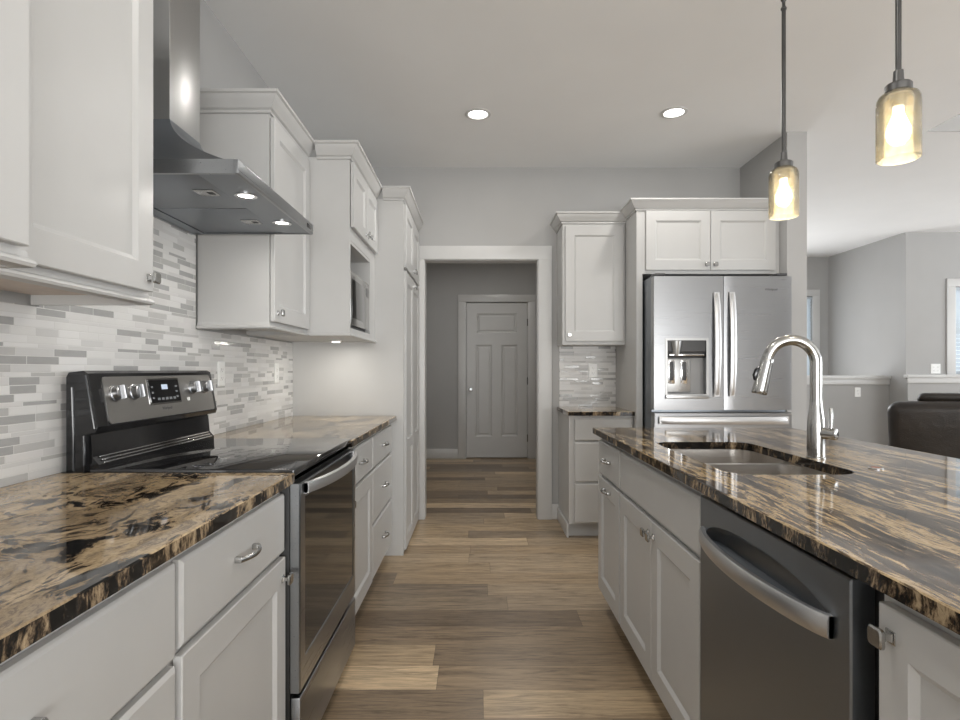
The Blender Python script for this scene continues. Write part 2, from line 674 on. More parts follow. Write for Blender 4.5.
c = MB().box(WX - 0.1, VX, RY - 0.1, SY, CZ, CZ + 0.1)
c.box(WX - 0.1, LX + 0.1, SY, LY + 0.1, CZ, CZ + 0.1)
struct('ceiling', c, M['ceiling'], smooth=0)
pitch = 0.647
hv = pitch * (5.6 - VX)
v = MB()
v.prism([(VX, CZ), (5.6, CZ + hv), (5.6, CZ + hv + 0.1), (VX, CZ + 0.1)], 1, RY - 0.1, SY)
v.prism([(5.6, CZ + hv), (LX + 0.1, CZ + hv - pitch * (LX + 0.1 - 5.6)), (LX + 0.1, CZ + hv + 0.1 - pitch * (LX + 0.1 - 5.6)), (5.6, CZ + hv + 0.1)], 1, RY - 0.1, SY)
struct('ceiling_vault', v, M['ceiling'], smooth=0)
g = MB().prism([(VX, CZ), (LX + 0.1, CZ), (LX + 0.1, CZ + hv - pitch * (LX + 0.1 - 5.6) + 0.05), (5.6, CZ + hv + 0.05)], 1, SY - 0.004, SY - 0.001)
struct('wall_gable', g, M['wall'], smooth=0)
g = MB().prism([(WX, 0), (LX, 0), (LX, CZ), (VX, CZ), (WX, CZ)], 1, RY - 0.1, RY)

struct('wall_left', MB().box(WX - 0.1, WX, RY, BY + 0.12, 0, CZ), M['wall'], smooth=0)

# back wall with the cased opening to the hall
OX0, OX1, OZ = -0.448, 0.501, 2.118
b = MB().plate_holes([(WX, 0), (OX0, 0), (OX0, OZ), (OX1, OZ), (OX1, 0), (SX0, 0), (SX0, CZ), (WX, CZ)], [], BY, BY + 0.12)
struct('wall_back', b, M['wall'], smooth=0)
struct('wall_partition', MB().box(SX0, SX1, SY, LY, 0, CZ), M['wall'], smooth=0)

# jamb lining and casing of the opening
j = MB()
j.box(OX0, OX0 + 0.018, BY - 0.004, BY + 0.124, 0, OZ - 0.018)
j.box(OX1 - 0.018, OX1, BY - 0.004, BY + 0.124, 0, OZ - 0.018)
j.box(OX0, OX1, BY - 0.004, BY + 0.124, OZ - 0.018, OZ)
struct('trim_2', j, M['trim'], smooth=0)
cs = MB()
cw = 0.108
cs.box(OX0 - cw + 0.012, OX0 + 0.012, BY - 0.022, BY - 0.001, 0, OZ - 0.012, 0.002)
cs.box(OX1 - 0.012, OX1 + cw - 0.012, BY - 0.022, BY - 0.001, 0, OZ - 0.012, 0.002)
cs.box(OX0 - cw + 0.012, OX1 + cw - 0.012, BY - 0.022, BY - 0.001, OZ - 0.012, OZ + cw - 0.012, 0.002)
struct('trim_1', cs, M['trim'])

# the hall
struct('wall_hall_left', MB().box(-1.32, -1.22, BY + 0.12, HY, 0, CZ), M['wall'], smooth=0)
DX0, DX1, DZ = -0.157, 0.671, 2.13
hw = MB().plate_holes([(-1.32, 0), (DX0 - 0.02, 0), (DX0 - 0.02, DZ + 0.015), (DX1 + 0.02, DZ + 0.015), (DX1 + 0.02, 0), (SX0, 0), (SX0, CZ), (-1.32, CZ)], [], HY, HY + 0.12)
hw.box(DX0 - 0.1, DX1 + 0.1, HY + 0.121, HY + 0.16, 0, DZ + 0.1)  # added backing, stops the sky showing through the door gaps
struct('wall_hall_end', hw, M['wall'], smooth=0)
bb = MB()
bb.box(-1.22, DX0 - 0.115, HY - 0.016, HY - 0.001, 0, 0.135, 0.003)
bb.box(DX1 + 0.115, SX0, HY - 0.016, HY - 0.001, 0, 0.135, 0.003)
struct('baseboard_hall', bb, M['trim'])
dc = MB()
dc.box(DX0 - 0.115, DX0 - 0.012, HY - 0.02, HY - 0.001, 0, DZ + 0.01, 0.002)
dc.box(DX1 + 0.012, DX1 + 0.115, HY - 0.02, HY - 0.001, 0, DZ + 0.01, 0.002)
dc.box(DX0 - 0.115, DX1 + 0.115, HY - 0.02, HY - 0.001, DZ + 0.01, DZ + 0.108, 0.002)
dc.box(DX0 - 0.02, DX0 - 0.004, HY - 0.001, HY + 0.12, 0, DZ + 0.015)
dc.box(DX1 + 0.004, DX1 + 0.02, HY - 0.001, HY + 0.12, 0, DZ + 0.015)
dc.box(DX0 - 0.02, DX1 + 0.02, HY - 0.001, HY + 0.12, DZ + 0.004, DZ + 0.015)
struct('trim_3', dc, M['trim'])


def rect(u0, u1, z0, z1):
    return [(u0, z0), (u1, z0), (u1, z1), (u0, z1)]


def panel_slab(T, u0, u1, z0, z1, d0, d1, panels, rec=0.009, ch=0.012, edge=0.002, raised=0.0):
    """a slab with chamfered recessed panels on its front"""
    m = MB(T)
    e = edge
    m.loft([[(u, d0, z) for u, z in rect(u0, u1, z0, z1)], [(u, d1 - e, z) for u, z in rect(u0, u1, z0, z1)],
            [(u, d1, z) for u, z in rect(u0 + e, u1 - e, z0 + e, z1 - e)]], True, False)
    outer = rect(u0 + e, u1 - e, z0 + e, z1 - e)
    loops = [outer] + [rect(*p) for p in panels]
    tri = tessellate_polygon([[Vector((p[0], p[1], 0)) for p in l] for l in loops])
    flat = [p for l in loops for p in l]
    m.add([(p[0], d1, p[1]) for p in flat], [tuple(x) for x in tri])
    for (a, b_, c_, d_) in panels:
        rings = [[(u, d1, z) for u, z in rect(a, b_, c_, d_)],
                 [(u, d1 - rec, z) for u, z in rect(a + ch, b_ - ch, c_ + ch, d_ - ch)]]
        if raised:
            k = ch + 0.012
            rings.append([(u, d1 - rec, z) for u, z in rect(a + k, b_ - k, c_ + k, d_ - k)])
            k2 = k + 0.014
            rings.append([(u, d1 - rec + raised, z) for u, z in rect(a + k2, b_ - k2, c_ + k2, d_ - k2)])
        m.loft(rings, False, True)
    return m


dw = DX1 - DX0
TD = TB(HY + 0.055)
pn = [(DX0 + 0.135, DX1 - 0.135, 1.715, 1.985), (DX0 + 0.125, DX0 + 0.125 + 0.225, 0.30, 1.555), (DX1 - 0.125 - 0.225, DX1 - 0.125, 0.30, 1.555)]
d1 = struct('door_1', panel_slab(TD, DX0, DX1, 0.012, DZ, 0.0, 0.04, pn, 0.011, 0.02, 0.002, 0.006), M['trim'], smooth=0)
d1['label'] = 'white three panel door at the end of the hall'
kn = MB()
kc = (DX0 + 0.055, HY + 0.015, 0.945)
kn.lathe(kc, [(0.030, 0.0), (0.030, -0.006), (0.012, -0.010), (0.011, -0.030), (0.024, -0.038), (0.027, -0.052), (0.020, -0.062), (0.0005, -0.064)], 20, 1)
kn.build('door_knob', M['nickel'], d1)
for hz in (1.86, 1.06, 0.28):
    h = MB().box(DX1 - 0.002, DX1 + 0.012, HY - 0.006, HY + 0.014, hz - 0.045, hz + 0.045, 0.002)
    h.lathe((DX1 + 0.003, HY - 0.006, hz), [(0.006, -0.05), (0.006, 0.05)], 10, 2)
    h.build('hinge', M['pulls'], d1)

# kitchen baseboard beside the opening
struct('baseboard_back', MB().box(OX1 + cw - 0.012, 0.655, BY - 0.015, BY - 0.001, 0, 0.125, 0.003), M['trim'])

# living room shell
A_WX0, A_WX1, A_WZ0, A_WZ1 = 4.35, 4.86, 0.95, 2.28
WC = 6.78
BX = 5.09
la = MB().plate_holes([(SX1, 0), (BX + 0.12, 0), (BX + 0.12, CZ), (SX1, CZ)], [rect(A_WX0, A_WX1, A_WZ0, A_WZ1)], LY, LY + 0.12)
struct('wall_living_far', la, M['wall'], smooth=0)
struct('wall_living_side', MB().box(BX, BX + 0.12, WC, LY, 0, CZ), M['wall'], smooth=0)
C0, C1, CW0, CW1 = 5.66, 6.86, 1.157, 2.20
lc = MB().plate_holes([(BX + 0.12, 0), (LX, 0), (LX, CZ), (BX + 0.12, CZ)], [rect(C0, C1, CW0, CW1)], WC, WC + 0.12)
struct('wall_living_bay', lc, M['wall'], smooth=0)
# right wall and wall behind the viewer, unseen openings added for daylight
rw = MB(lambda u, d, z: (d, u, z)).plate_holes([(RY, 0), (WC, 0), (WC, CZ), (RY, CZ)], [rect(-1.3, 3.7, 0.5, 2.5), rect(4.2, 6.4, 0.8, 2.4)], LX, LX + 0.12)
struct('wall_right', rw, M['wall'], smooth=0)
hvr = CZ + hv
bw = MB().plate_holes([(WX, 0), (LX, 0), (LX, CZ), (5.6, CZ + hv), (VX, CZ), (WX, CZ)], [rect(-0.5, 3.7, 0.12, 2.36)], RY - 0.12, RY)
struct('wall_rear', bw, M['wall'], smooth=0)
# half wall by the stair, its ledge and the chair-height ledge under the bay window
HWY = 7.06
struct('wall_half', MB().box(SX1, BX, HWY, HWY + 0.12, 0, 1.075), M['wall'], smooth=0)
lg = MB().box(SX1, BX, HWY - 0.04, HWY + 0.16, 1.10, 1.142, 0.004)
lg.box(SX1, BX, HWY - 0.02, HWY, 1.03, 1.10, 0.003)
struct('trim_4', lg, M['trim'])
struct('wall_knee', MB().box(BX, LX, WC - 0.03, WC, 0, 1.10), M['wall'], smooth=0)
lg2 = MB().box(BX - 0.03, LX, WC - 0.06, WC - 0.0, 1.118, 1.157, 0.004)
lg2.box(BX - 0.01, LX, WC - 0.045, WC - 0.028, 1.055, 1.118, 0.003)
struct('trim_5', lg2, M['trim'])


def blinds(name, parent, x0, x1, y, z0, z1, mat):
    m = MB()
    n = int((z1 - z0) / 0.045)
    for i in range(n):
        z = z0 + (i + 0.5) * (z1 - z0) / n
        m.prism([(y - 0.012, z + 0.022), (y + 0.012, z - 0.022), (y + 0.014, z - 0.021), (y - 0.010, z + 0.023)], 0, x0, x1)
    m.box(x0, x1, y - 0.025, y + 0.025, z1 - 0.04, z1)
    return m.build(name, mat, parent, smooth=0)


def blind_mat():
    m = bpy.data.materials.new('translucent_blind')
    t = NT(m)
    c = t.ramp(t.noise(t.coords(), 8.0), [(0.3, (0.78, 0.83, 0.87)), (0.7, (0.84, 0.88, 0.90))])
    a = t.n('ShaderNodeBsdfTranslucent')
    b = t.n('ShaderNodeBsdfDiffuse')
    t.set(a.inputs[0], c)
    t.set(b.inputs[0], c)
    mx = t.n('ShaderNodeMixShader')
    mx.inputs[0].default_value = 0.45
    t.t.links.new(a.outputs[0], mx.inputs[1])
    t.t.links.new(b.outputs[0], mx.inputs[2])
    t.t.links.new(mx.outputs[0], t.out.inputs[0])
    return m


M['blind'] = blind_mat()
for nm, (x0, x1, z0, z1, y) in (('window_1', (A_WX0, A_WX1, A_WZ0, A_WZ1, LY)), ('window_2', (C0, C1, CW0, CW1, WC))):
    fr = MB()
    k = 0.095
    fr.box(x0 - k, x0 + 0.008, y - 0.02, y - 0.001, z0 - 0.0, z1, 0.002)
    fr.box(x1 - 0.008, x1 + k, y - 0.02, y - 0.001, z0, z1, 0.002)
    fr.box(x0 - k, x1 + k, y - 0.02, y - 0.001, z1, z1 + k, 0.002)
    fr.box(x0, x0 + 0.035, y + 0.06, y + 0.10, z0, z1)
    fr.box(x1 - 0.035, x1, y + 0.06, y + 0.10, z0, z1)
    fr.box(x0, x1, y + 0.06, y + 0.10, z1 - 0.04, z1)
    fr.box(x0, x1, y + 0.06, y + 0.10, z0, z0 + 0.04)
    fr.box(x0, x1, y + 0.065, y + 0.095, (z0 + z1) / 2 - 0.02, (z0 + z1) / 2 + 0.02)
    wo = struct(nm, fr, M['trim'])
    wo['label'] = ('narrow bright window with closed blinds beyond the half wall' if nm == 'window_1' else 'white cased window with pale blue blinds above the ledge')
    MB().box(x0 + 0.03, x1 - 0.03, y + 0.076, y + 0.082, z0 + 0.03, z1 - 0.03).build('pane', M['window_glass'], wo, smooth=0)
    blinds('blind', wo, x0 + 0.012, x1 - 0.012, y + 0.030, z0 + 0.004, z1 - 0.005, M['blind'])

# ------------------------------------------------------------------ hardware


def pull(T, u, z, d, parent, L=0.112, name='pull'):
    """arched bar pull on two square feet"""
    m = MB(T)
    h = L / 2
    for s in (-1, 1):
        m.box(u + s * (h - 0.006) - 0.0065, u + s * (h - 0.006) + 0.0065, d, d + 0.016, z - 0.0065, z + 0.0065, 0.0015)
    path = []
    for i in range(13):
        a = -1 + 2 * i / 12
        path.append((u + a * h, d + 0.014 + 0.016 * (1 - a * a), z))
    m.tube(path, 0.006, 10, (1.0, 0.65))
    return m.build(name, M['pulls'], parent)


def knob(T, u, z, d, parent, name='knob', size=0.030):
    """square faced knob on a tapered square neck"""
    m = MB(T)
    m.box(u - 0.010, u + 0.010, d, d + 0.003, z - 0.010, z + 0.010, 0.001)
    def sq(w, dd):
        return [(u + a * w, dd, z + b_ * w) for a, b_ in ((-1, -1), (1, -1), (1, 1), (-1, 1))]
    m.loft([sq(0.0065, d + 0.002), sq(0.0045, d + 0.010), sq(0.0055, d + 0.017), sq(0.010, d + 0.020)])
    hs = size / 2
    pr = [rrect(u, z, 2 * hs - 0.003, 2 * hs - 0.003, 0.005, 3), rrect(u, z, 2 * hs, 2 * hs, 0.006, 3), rrect(u, z, 2 * hs, 2 * hs, 0.006, 3), rrect(u, z, 2 * hs - 0.005, 2 * hs - 0.005, 0.005, 3)]
    dd = [d + 0.019, d + 0.0205, d + 0.025, d + 0.0275]
    m.loft([[(p[0], q, p[1]) for p in ring] for ring, q in zip(pr, dd)])
    return m.build(name, M['pulls'], parent)


DT = 0.02   # front thickness


def door(T, root, u0, u1, z0, z1, kn=None, fr=0.068, d=0.0, mid=None, name='door'):
    ps = [(u0 + fr, u1 - fr, z0 + fr + 0.004, z1 - fr - 0.004)]
    if mid:
        ps = [(u0 + fr, u1 - fr, z0 + fr + 0.004, mid - fr / 2), (u0 + fr, u1 - fr, mid + fr / 2, z1 - fr - 0.004)]
    o = panel_slab(T, u0, u1, z0, z1, d + 0.0035, d + DT + 0.001, ps).build(name, M['cabinet'], root, smooth=0)
    if kn:
        knob(T, kn[0], kn[1], d + DT, o)
    return o


def drawer(T, root, u0, u1, z0, z1, pl=True, d=0.0, name='drawer'):
    m = MB(T)
    m.loft([[(u, d + 0.0015, z) for u, z in rect(u0, u1, z0, z1)], [(u, d + DT - 0.006, z) for u, z in rect(u0, u1, z0, z1)],
            [(u, d + DT - 0.003, z) for u, z in rect(u0 + 0.003, u1 - 0.003, z0 + 0.003, z1 - 0.003)],
            [(u, d + DT, z) for u, z in rect(u0 + 0.008, u1 - 0.008, z0 + 0.008, z1 - 0.008)]])
    o = m.build(name, M['cabinet'], root, smooth=0)
    if pl:
        pull(T, (u0 + u1) / 2, (z0 + z1) / 2 + 0.005, d + DT, o)
    return o


CT, CB = 0.913, 0.884     # countertop top and underside
ZT = 0.856                # top of base fronts
ZD0, ZD1 = 0.690, 0.676   # drawer bottom, door top
ZB = 0.105                # bottom of base fronts


def base_root(name, T, u0, u1, depth, label, toe=0.075, cat='cabinet', group=None, z1=CB - 0.001):
    p0 = T((u0 + u1) / 2, -depth / 2, 0)
    r = thing(name, label, cat, p0, group)
    MB(T).box(u0, u1, -depth, 0, ZB - 0.005, z1).build('body', M['cabinet'], r, smooth=0)
    MB(T).box(u0 + 0.001, u1 - 0.001, -depth, -toe, 0.0005, ZB - 0.005).build('toe_kick', M['cabinet'], r, smooth=0)
    return r


def crown(name, root, pts, zb, zt, side=1, proj=0.055):
    """crown moulding swept along plan points with mitred corners; outward is to the right of travel * side"""
    h = zt - zb
    pf = [(0.0, 0.0), (0.008, 0.0), (0.010, 0.02), (0.008, 0.16), (0.018, 0.22), (0.024, 0.34), (0.036, 0.55), (0.044, 0.72), (0.046, 0.80), (0.055, 0.86), (0.055, 1.0), (0.0, 1.0)]
    pf = [(a * proj / 0.055, zb + b_ * h) for a, b_ in pf]
    P = [Vector((p[0], p[1], 0)) for p in pts]
    nr = []
    for i in range(len(P) - 1):
        t = (P[i + 1] - P[i]).normalized()
        nr.append(Vector((t.y, -t.x, 0)) * side)
    rings = []
    for i, p in enumerate(P):
        if i == 0:
            off = nr[0]
        elif i == len(P) - 1:
            off = nr[-1]
        else:
            s_ = nr[i - 1] + nr[i]
            off = s_ / (1 + nr[i - 1].dot(nr[i]))
        rings.append([(p.x + off.x * a, p.y + off.y * a, z) for a, z in pf])
    m = MB()
    m.loft(rings)
    return m.build(name, M['cabinet'], root, smooth=30)


def light_rail(root, pts, zt, side=1, drop=0.030):
    pf = [(-0.016, 0.0), (0.0, 0.0), (0.002, -0.004), (0.002, -0.012), (0.009, -0.016), (0.012, -0.022), (0.009, -0.028), (0.0, -0.031), (-0.016, -0.031)]
    pf = [(a, zt + b_ * drop / 0.031) for a, b_ in pf]
    P = [Vector((p[0], p[1], 0)) for p in pts]
    nr = []
    for i in range(len(P) - 1):
        t = (P[i + 1] - P[i]).normalized()
        nr.append(Vector((t.y, -t.x, 0)) * side)
    rings = []
    for i, p in enumerate(P):
        if i == 0:
            off = nr[0]
        elif i == len(P) - 1:
            off = nr[-1]
        else:
            off = (nr[i - 1] + nr[i]) / (1 + nr[i - 1].dot(nr[i]))
        rings.append([(p.x + off.x * a, p.y + off.y * a, z) for a, z in pf])
    MB().loft(rings).build('light_rail', M['cabinet'], root, smooth=30)


# ------------------------------------------------------------------ left run: base cabinets
FX = -0.572
TLb = TL(FX)
dep = FX - WX - 0.002
a = base_root('base_cabinet', TLb, 0.25, 1.052, dep, 'white cabinet with plain drawers under the granite nearest the viewer on the left')
drawer(TLb, a, 0.258, 1.046, 0.680, ZT)
drawer(TLb, a, 0.258, 1.046, 0.400, 0.667)
drawer(TLb, a, 0.258, 1.046, ZB, 0.387)
b = base_root('base_cabinet', TLb, 1.053, 1.640, dep, 'white cabinet with one drawer over one panelled door, on the near side of the range')
drawer(TLb, b, 1.062, 1.632, ZD0, ZT)
door(TLb, b, 1.062, 1.632, ZB, ZD1, (1.608, ZD1 - 0.055))
R0, R1 = 1.648, 2.396     # range
c_ = base_root('base_cabinet', TLb, R1 + 0.006, 2.985, dep, 'white cabinet with one drawer over one door, touching the far side of the range')
drawer(TLb, c_, R1 + 0.014, 2.977, ZD0, ZT)
door(TLb, c_, R1 + 0.014, 2.977, ZB, ZD1, (R1 + 0.05, ZD1 - 0.045))
d_ = base_root('base_cabinet', TLb, 2.986, 3.708, dep, 'white three drawer cabinet between the range side cabinet and the tall pantry panel')
drawer(TLb, d_, 2.995, 3.665, ZD0, ZT)
drawer(TLb, d_, 2.995, 3.665, 0.398, ZD1)
drawer(TLb, d_, 2.995, 3.665, ZB, 0.384)


def counter(name, label, x0, x1, y0, y1, mtop, medge, hole=None, group=None):
    m = MB()
    loops = [[(x0, y0), (x1, y0), (x1, y1), (x0, y1)]]
    if hole:
        loops.append(hole)
    tri = tessellate_polygon([[Vector((p[0], p[1], 0)) for p in l] for l in loops])
    flat = [p for l in loops for p in l]
    ch = 0.0025
    # outer top edge eased
    if hole is None:
        m.add([(x0 + ch, y0 + ch, CT), (x1 - ch, y0 + ch, CT), (x1 - ch, y1 - ch, CT), (x0 + ch, y1 - ch, CT)], [(0, 1, 2, 3)])
    else:
        o2 = [(x0 + ch, y0 + ch), (x1 - ch, y0 + ch), (x1 - ch, y1 - ch), (x0 + ch, y1 - ch)]
        tri2 = tessellate_polygon([[Vector((p[0], p[1], 0)) for p in l] for l in (o2, hole)])
        fl2 = o2 + hole
        m.add([(p[0], p[1], CT) for p in fl2], [tuple(x) for x in tri2])
    m.loft([[(x0 + ch, y0 + ch, CT), (x1 - ch, y0 + ch, CT), (x1 - ch, y1 - ch, CT), (x0 + ch, y1 - ch, CT)],
            [(x0, y0, CT - ch), (x1, y0, CT - ch), (x1, y1, CT - ch), (x0, y1, CT - ch)]], False, False)
    m.add([(p[0], p[1], CB) for p in flat], [tuple(reversed(x)) for x in tri])
    m.cur = 1
    m.loft([[(x0, y0, CT - ch), (x1, y0, CT - ch), (x1, y1, CT - ch), (x0, y1, CT - ch)],
            [(x0, y0, CB), (x1, y0, CB), (x1, y1, CB), (x0, y1, CB)]], False, False)
    if hole:
        m.loft([[(p[0], p[1], CT) for p in hole], [(p[0], p[1], CB) for p in hole]], False, False)
    o = m.build(name, mtop, None, smooth=0, mats=[mtop, medge])
    bm = bmesh.new()
    bm.from_mesh(o.data)
    bmesh.ops.remove_doubles(bm, verts=bm.verts, dist=0.0002)
    bmesh.ops.recalc_face_normals(bm, faces=bm.faces)
    bm.to_mesh(o.data)
    bm.free()
    return tag(o, label, 'countertop', group)


counter('countertop', 'glossy gold and black granite countertop swirling in front of the range on the left', WX + 0.001, -0.530, 0.235, R0 - 0.002, M['granite_left'], M['granite_edge'])
counter('countertop', 'granite countertop running from the far side of the range to the tall pantry panel', WX + 0.001, -0.530, R1 + 0.003, 3.708, M['granite_left'], M['granite_edge'])

# ------------------------------------------------------------------ backsplashes
bs = MB(TL(WX)).plate_holes([(0.235, CT + 0.0005), (3.713, CT + 0.0005), (3.713, 1.384), (2.436, 1.384), (2.436, 1.784), (1.566, 1.784), (1.566, 1.384), (0.235, 1.384)], [], 0.0005, 0.009)
tag(bs.build('backsplash', M['tile_y'], None, smooth=0),
    'grey and white mosaic strip tile backsplash behind the range on the left wall', 'backsplash')
tag(MB().box(0.66, 1.117, BY - 0.010, BY - 0.0005, CT, 1.40).build('backsplash', M['tile_x'], None, smooth=0),
    'small mosaic strip tile panel on the back wall beside the refrigerator panel', 'backsplash')

# ------------------------------------------------------------------ left run: upper cabinets
UZ = 1.416      # carcass underside
UT = 2.325
CRB, CRT = 2.312, 2.394


def upper_root(name, T, u0, u1, depth, label, z0=UZ, z1=UT):
    r = thing(name, label, 'cabinet', T((u0 + u1) / 2, -depth / 2, z0))
    MB(T).box(u0, u1, -depth, 0, z0, z1).build('body', M['cabinet'], r, smooth=0)
    return r


def underside(root, T, u0, u1, depth, z, mat='underwood'):
    MB(T).box(u0 + 0.018, u1 - 0.018, -depth + 0.004, -0.02, z - 0.004, z - 0.0005).build('underside', M[mat], root, smooth=0)


X1 = -0.782
XU = -0.898
u1 = upper_root('upper_cabinet', TL(X1), 0.40, 0.985, X1 - WX - 0.001, 'deep white wall cabinet nearest the viewer, cut by the top left corner of the photo')
door(TL(X1), u1, 0.41, 0.968, 1.420, 2.30)
light_rail(u1, [(XU + 0.014, 0.985), (X1, 0.985), (X1, 0.40)], UZ, -1)
crown('crown_molding', u1, [(X1, 0.40), (X1, 0.985), (-0.842, 0.985)], CRB, CRT)
TU = TL(XU)
du = XU - WX - 0.0095
u2 = upper_root('upper_cabinet', TU, 0.987, 1.552, du, 'white wall cabinet with one large panelled door on the near side of the hood')
door(TU, u2, 1.055, 1.541, 1.420, 2.30, (1.518, 1.455))
light_rail(u2, [(WX + 0.0095, 1.552), (XU, 1.552), (XU, 0.99)], UZ, -1)
crown('crown_molding', u2, [(XU, 0.987), (XU, 1.552), (WX + 0.002, 1.552)], CRB, CRT)
underside(u2, TU, 0.99, 1.552, du, UZ)
u3 = upper_root('upper_cabinet', TU, 2.450, 2.984, du, 'white wall cabinet with one tall door between the hood and the microwave cabinet')
door(TU, u3, 2.458, 2.972, 1.420, 2.30, (2.50, 1.46))
light_rail(u3, [(WX + 0.0095, 2.450), (XU, 2.450), (XU, 2.984)], UZ, 1)
crown('crown_molding', u3, [(WX + 0.002, 2.450), (XU, 2.450), (XU, 2.984)], CRB, CRT)
underside(u3, TU, 2.452, 2.98, du, UZ, 'cabinet')

# microwave cabinet: built as panels round an open niche
XM = -0.672
TM = TL(XM)
dm = XM - WX - 0.001
m0, m1 = 2.986, 3.713
N0, N1, NZ0, NZ1 = 3.006, 3.545, 1.432, 1.878
u4 = thing('microwave_cabinet', 'white wall cabinet holding the microwave in an open niche below two small doors', 'cabinet', (XM - dm / 2, (m0 + m1) / 2, 1.386))
body = MB(TM)
body.box(m0, m0 + 0.018, -dm, 0, UZ - 0.02, UT)
body.box(m1 - 0.018, m1, -dm, 0, UZ - 0.02, UT)
body.box(m0 + 0.018, m1 - 0.018, -dm, -dm + 0.012, UZ - 0.02, UT)
body.box(m0 + 0.018, m1 - 0.018, -dm + 0.012, -0.002, NZ0 - 0.018, NZ0)
body.box(m0 + 0.018, m1 - 0.018, -dm + 0.012, -0.002, NZ1, NZ1 + 0.018)
body.box(m0 + 0.018, m1 - 0.018, -dm + 0.012, 0, NZ1 + 0.018, UT)
body.box(N1, m1 - 0.018, -0.30, 0, NZ0 - 0.03, NZ1 + 0.018)
body.box(m0 + 0.018, N1, -0.02, 0, UZ - 0.02, NZ0)
body.build('body', M['cabinet'], u4, smooth=0)
mm = 3.352
door(TM, u4, m0 + 0.012, mm - 0.002, 1.962, 2.305, (mm - 0.035, 1.998), 0.06)
door(TM, u4, mm + 0.002, m1 - 0.012, 1.962, 2.305, (mm + 0.035, 1.998), 0.06)
light_rail(u4, [(XU + 0.014, m0), (XM, m0), (XM, m1)], UZ - 0.006, 1, 0.024)
crown('crown_molding', u4, [(XU + 0.0555, m0), (XM, m0), (XM, m1)], CRB, CRT)
underside(u4, TM, m0, m1, dm, UZ - 0.02, 'cabinet')

mw = thing('microwave_oven', 'stainless microwave oven set in the open niche of the white wall cabinet', 'microwave', (XM - 0.2, 3.27, NZ0))
MB(TM).box(N0 + 0.022, N1 - 0.004, -0.45, -0.030, NZ0 + 0.008, 1.745, 0.004).build('case', M['charcoal'], mw)
for yy in (N0 + 0.06, N1 - 0.06):
    MB(TM).box(yy - 0.015, yy + 0.015, -0.40, -0.08, NZ0 + 0.0005, NZ0 + 0.009).build('foot', M['black_gap'], mw)
MB(TM).box(N0 + 0.022, N1 - 0.11, -0.030, -0.003, NZ0 + 0.02, 1.741, 0.004).build('door', M['steel_h'], mw)
MB(TM).box(N0 + 0.05, N1 - 0.16, -0.0035, -0.001, NZ0 + 0.06, 1.70, 0.001).build('window', M['oven_glass'], mw)
MB(TM).box(N1 - 0.107, N1 - 0.006, -0.030, -0.005, NZ0 + 0.02, 1.741, 0.004).build('control_panel', M['steel_h'], mw)
MB(TM).box(N1 - 0.095, N1 - 0.02, -0.0055, -0.0035, 1.655, 1.705).build('display', M['black_glass'], mw)
# puck light under the microwave cabinet
pk = thing('puck_light', 'small round lit puck light under the microwave cabinet', 'light', (-0.86, 3.45, UZ - 0.024))
MB().lathe((-0.86, 3.45, UZ - 0.0245), [(0.034, 0.0), (0.036, -0.006), (0.030, -0.012), (0.0, -0.012)], 24).build('rim', M['plate'], pk)
MB().lathe((-0.86, 3.45, UZ - 0.0370), [(0.026, 0.0), (0.022, -0.002), (0.0, -0.0022)], 20).build('lens', M['lamp'], pk)
l = area('puck_glow', (-0.86, 3.45, UZ - 0.046), (0, 0, 0), 0.05, 0.05, 1.4, (1, 0.96, 0.88), 'DISK')
l.parent = pk
l.location = (0, 0, -0.022)

# tall pantry with its full height side panel
XP = -0.492
TP = TL(XP)
dp = XP - WX - 0.001
p = thing('pantry_cabinet', 'tall white pantry cabinet with long doors beside the hall opening', 'cabinet', (XP - dp / 2, 4.15, 0))
MB(TP).box(3.738, 4.585, -dp, 0, 0.0005, UT).build('body', M['cabinet'], p, smooth=0)
MB(TP).box(3.715, 3.736, -dp, 0.006, 0.0005, UT).build('side_panel', M['cabinet'], p, smooth=0)
pm = 4.163
door(TP, p, 3.746, pm - 0.0015, 0.030, 1.862, (pm - 0.03, 1.815), 0.068, 0, 0.71)
door(TP, p, pm + 0.0015, 4.577, 0.030, 1.862, (pm + 0.03, 1.815), 0.068, 0, 0.71)
door(TP, p, 3.746, pm - 0.0015, 1.884, 2.302, (pm - 0.03, 1.925))
door(TP, p, pm + 0.0015, 4.577, 1.884, 2.302, (pm + 0.03, 1.925))
crown('crown_molding', p, [(XM + 0.0555, 3.715), (XP, 3.715), (XP, 4.585)], CRB, CRT)
MB(TP).box(4.585, BY - 0.002, -dp, -0.004, 0.0005, UT).build('filler', M['cabinet'], p, smooth=0)

# ------------------------------------------------------------------ range
rg = thing('range', 'black and stainless electric range with glass cooktop between the left counters', 'stove', (-0.87, (R0 + R1) / 2, 0))
RF = -0.545      # front of the chassis
ch_ = MB()
ch_.box(WX + 0.03, RF, R0, R1, 0.03, 0.900, 0.002)
ch_.build('chassis', M['black_gap'], rg)
for yy in (R0 + 0.06, R1 - 0.06):
    for xx in (-1.12, -0.62):
        MB().lathe((xx, yy, 0.0005), [(0.02, 0), (0.02, 0.03)], 12).build('foot', M['black_gap'], rg)
ck = MB()
ck.box(-1.125, -0.532, R0 + 0.001, R1 - 0.001, 0.900, 0.923, 0.004)
ck.build('cooktop', M['black_glass'], rg)
# backguard: riser, leaning console
bk = MB()
prof = [(-1.189, 0.60), (-1.189, 1.190), (-1.182, 1.203), (-1.140, 1.208), (-1.126, 1.200), (-1.098, 1.045), (-1.104, 1.030), (-1.138, 1.022), (-1.138, 0.60)]
bk.prism(prof, 1, R0 - 0.002, R1 + 0.002)
bk.build('backguard', M['black_gloss'], rg, smooth=20)
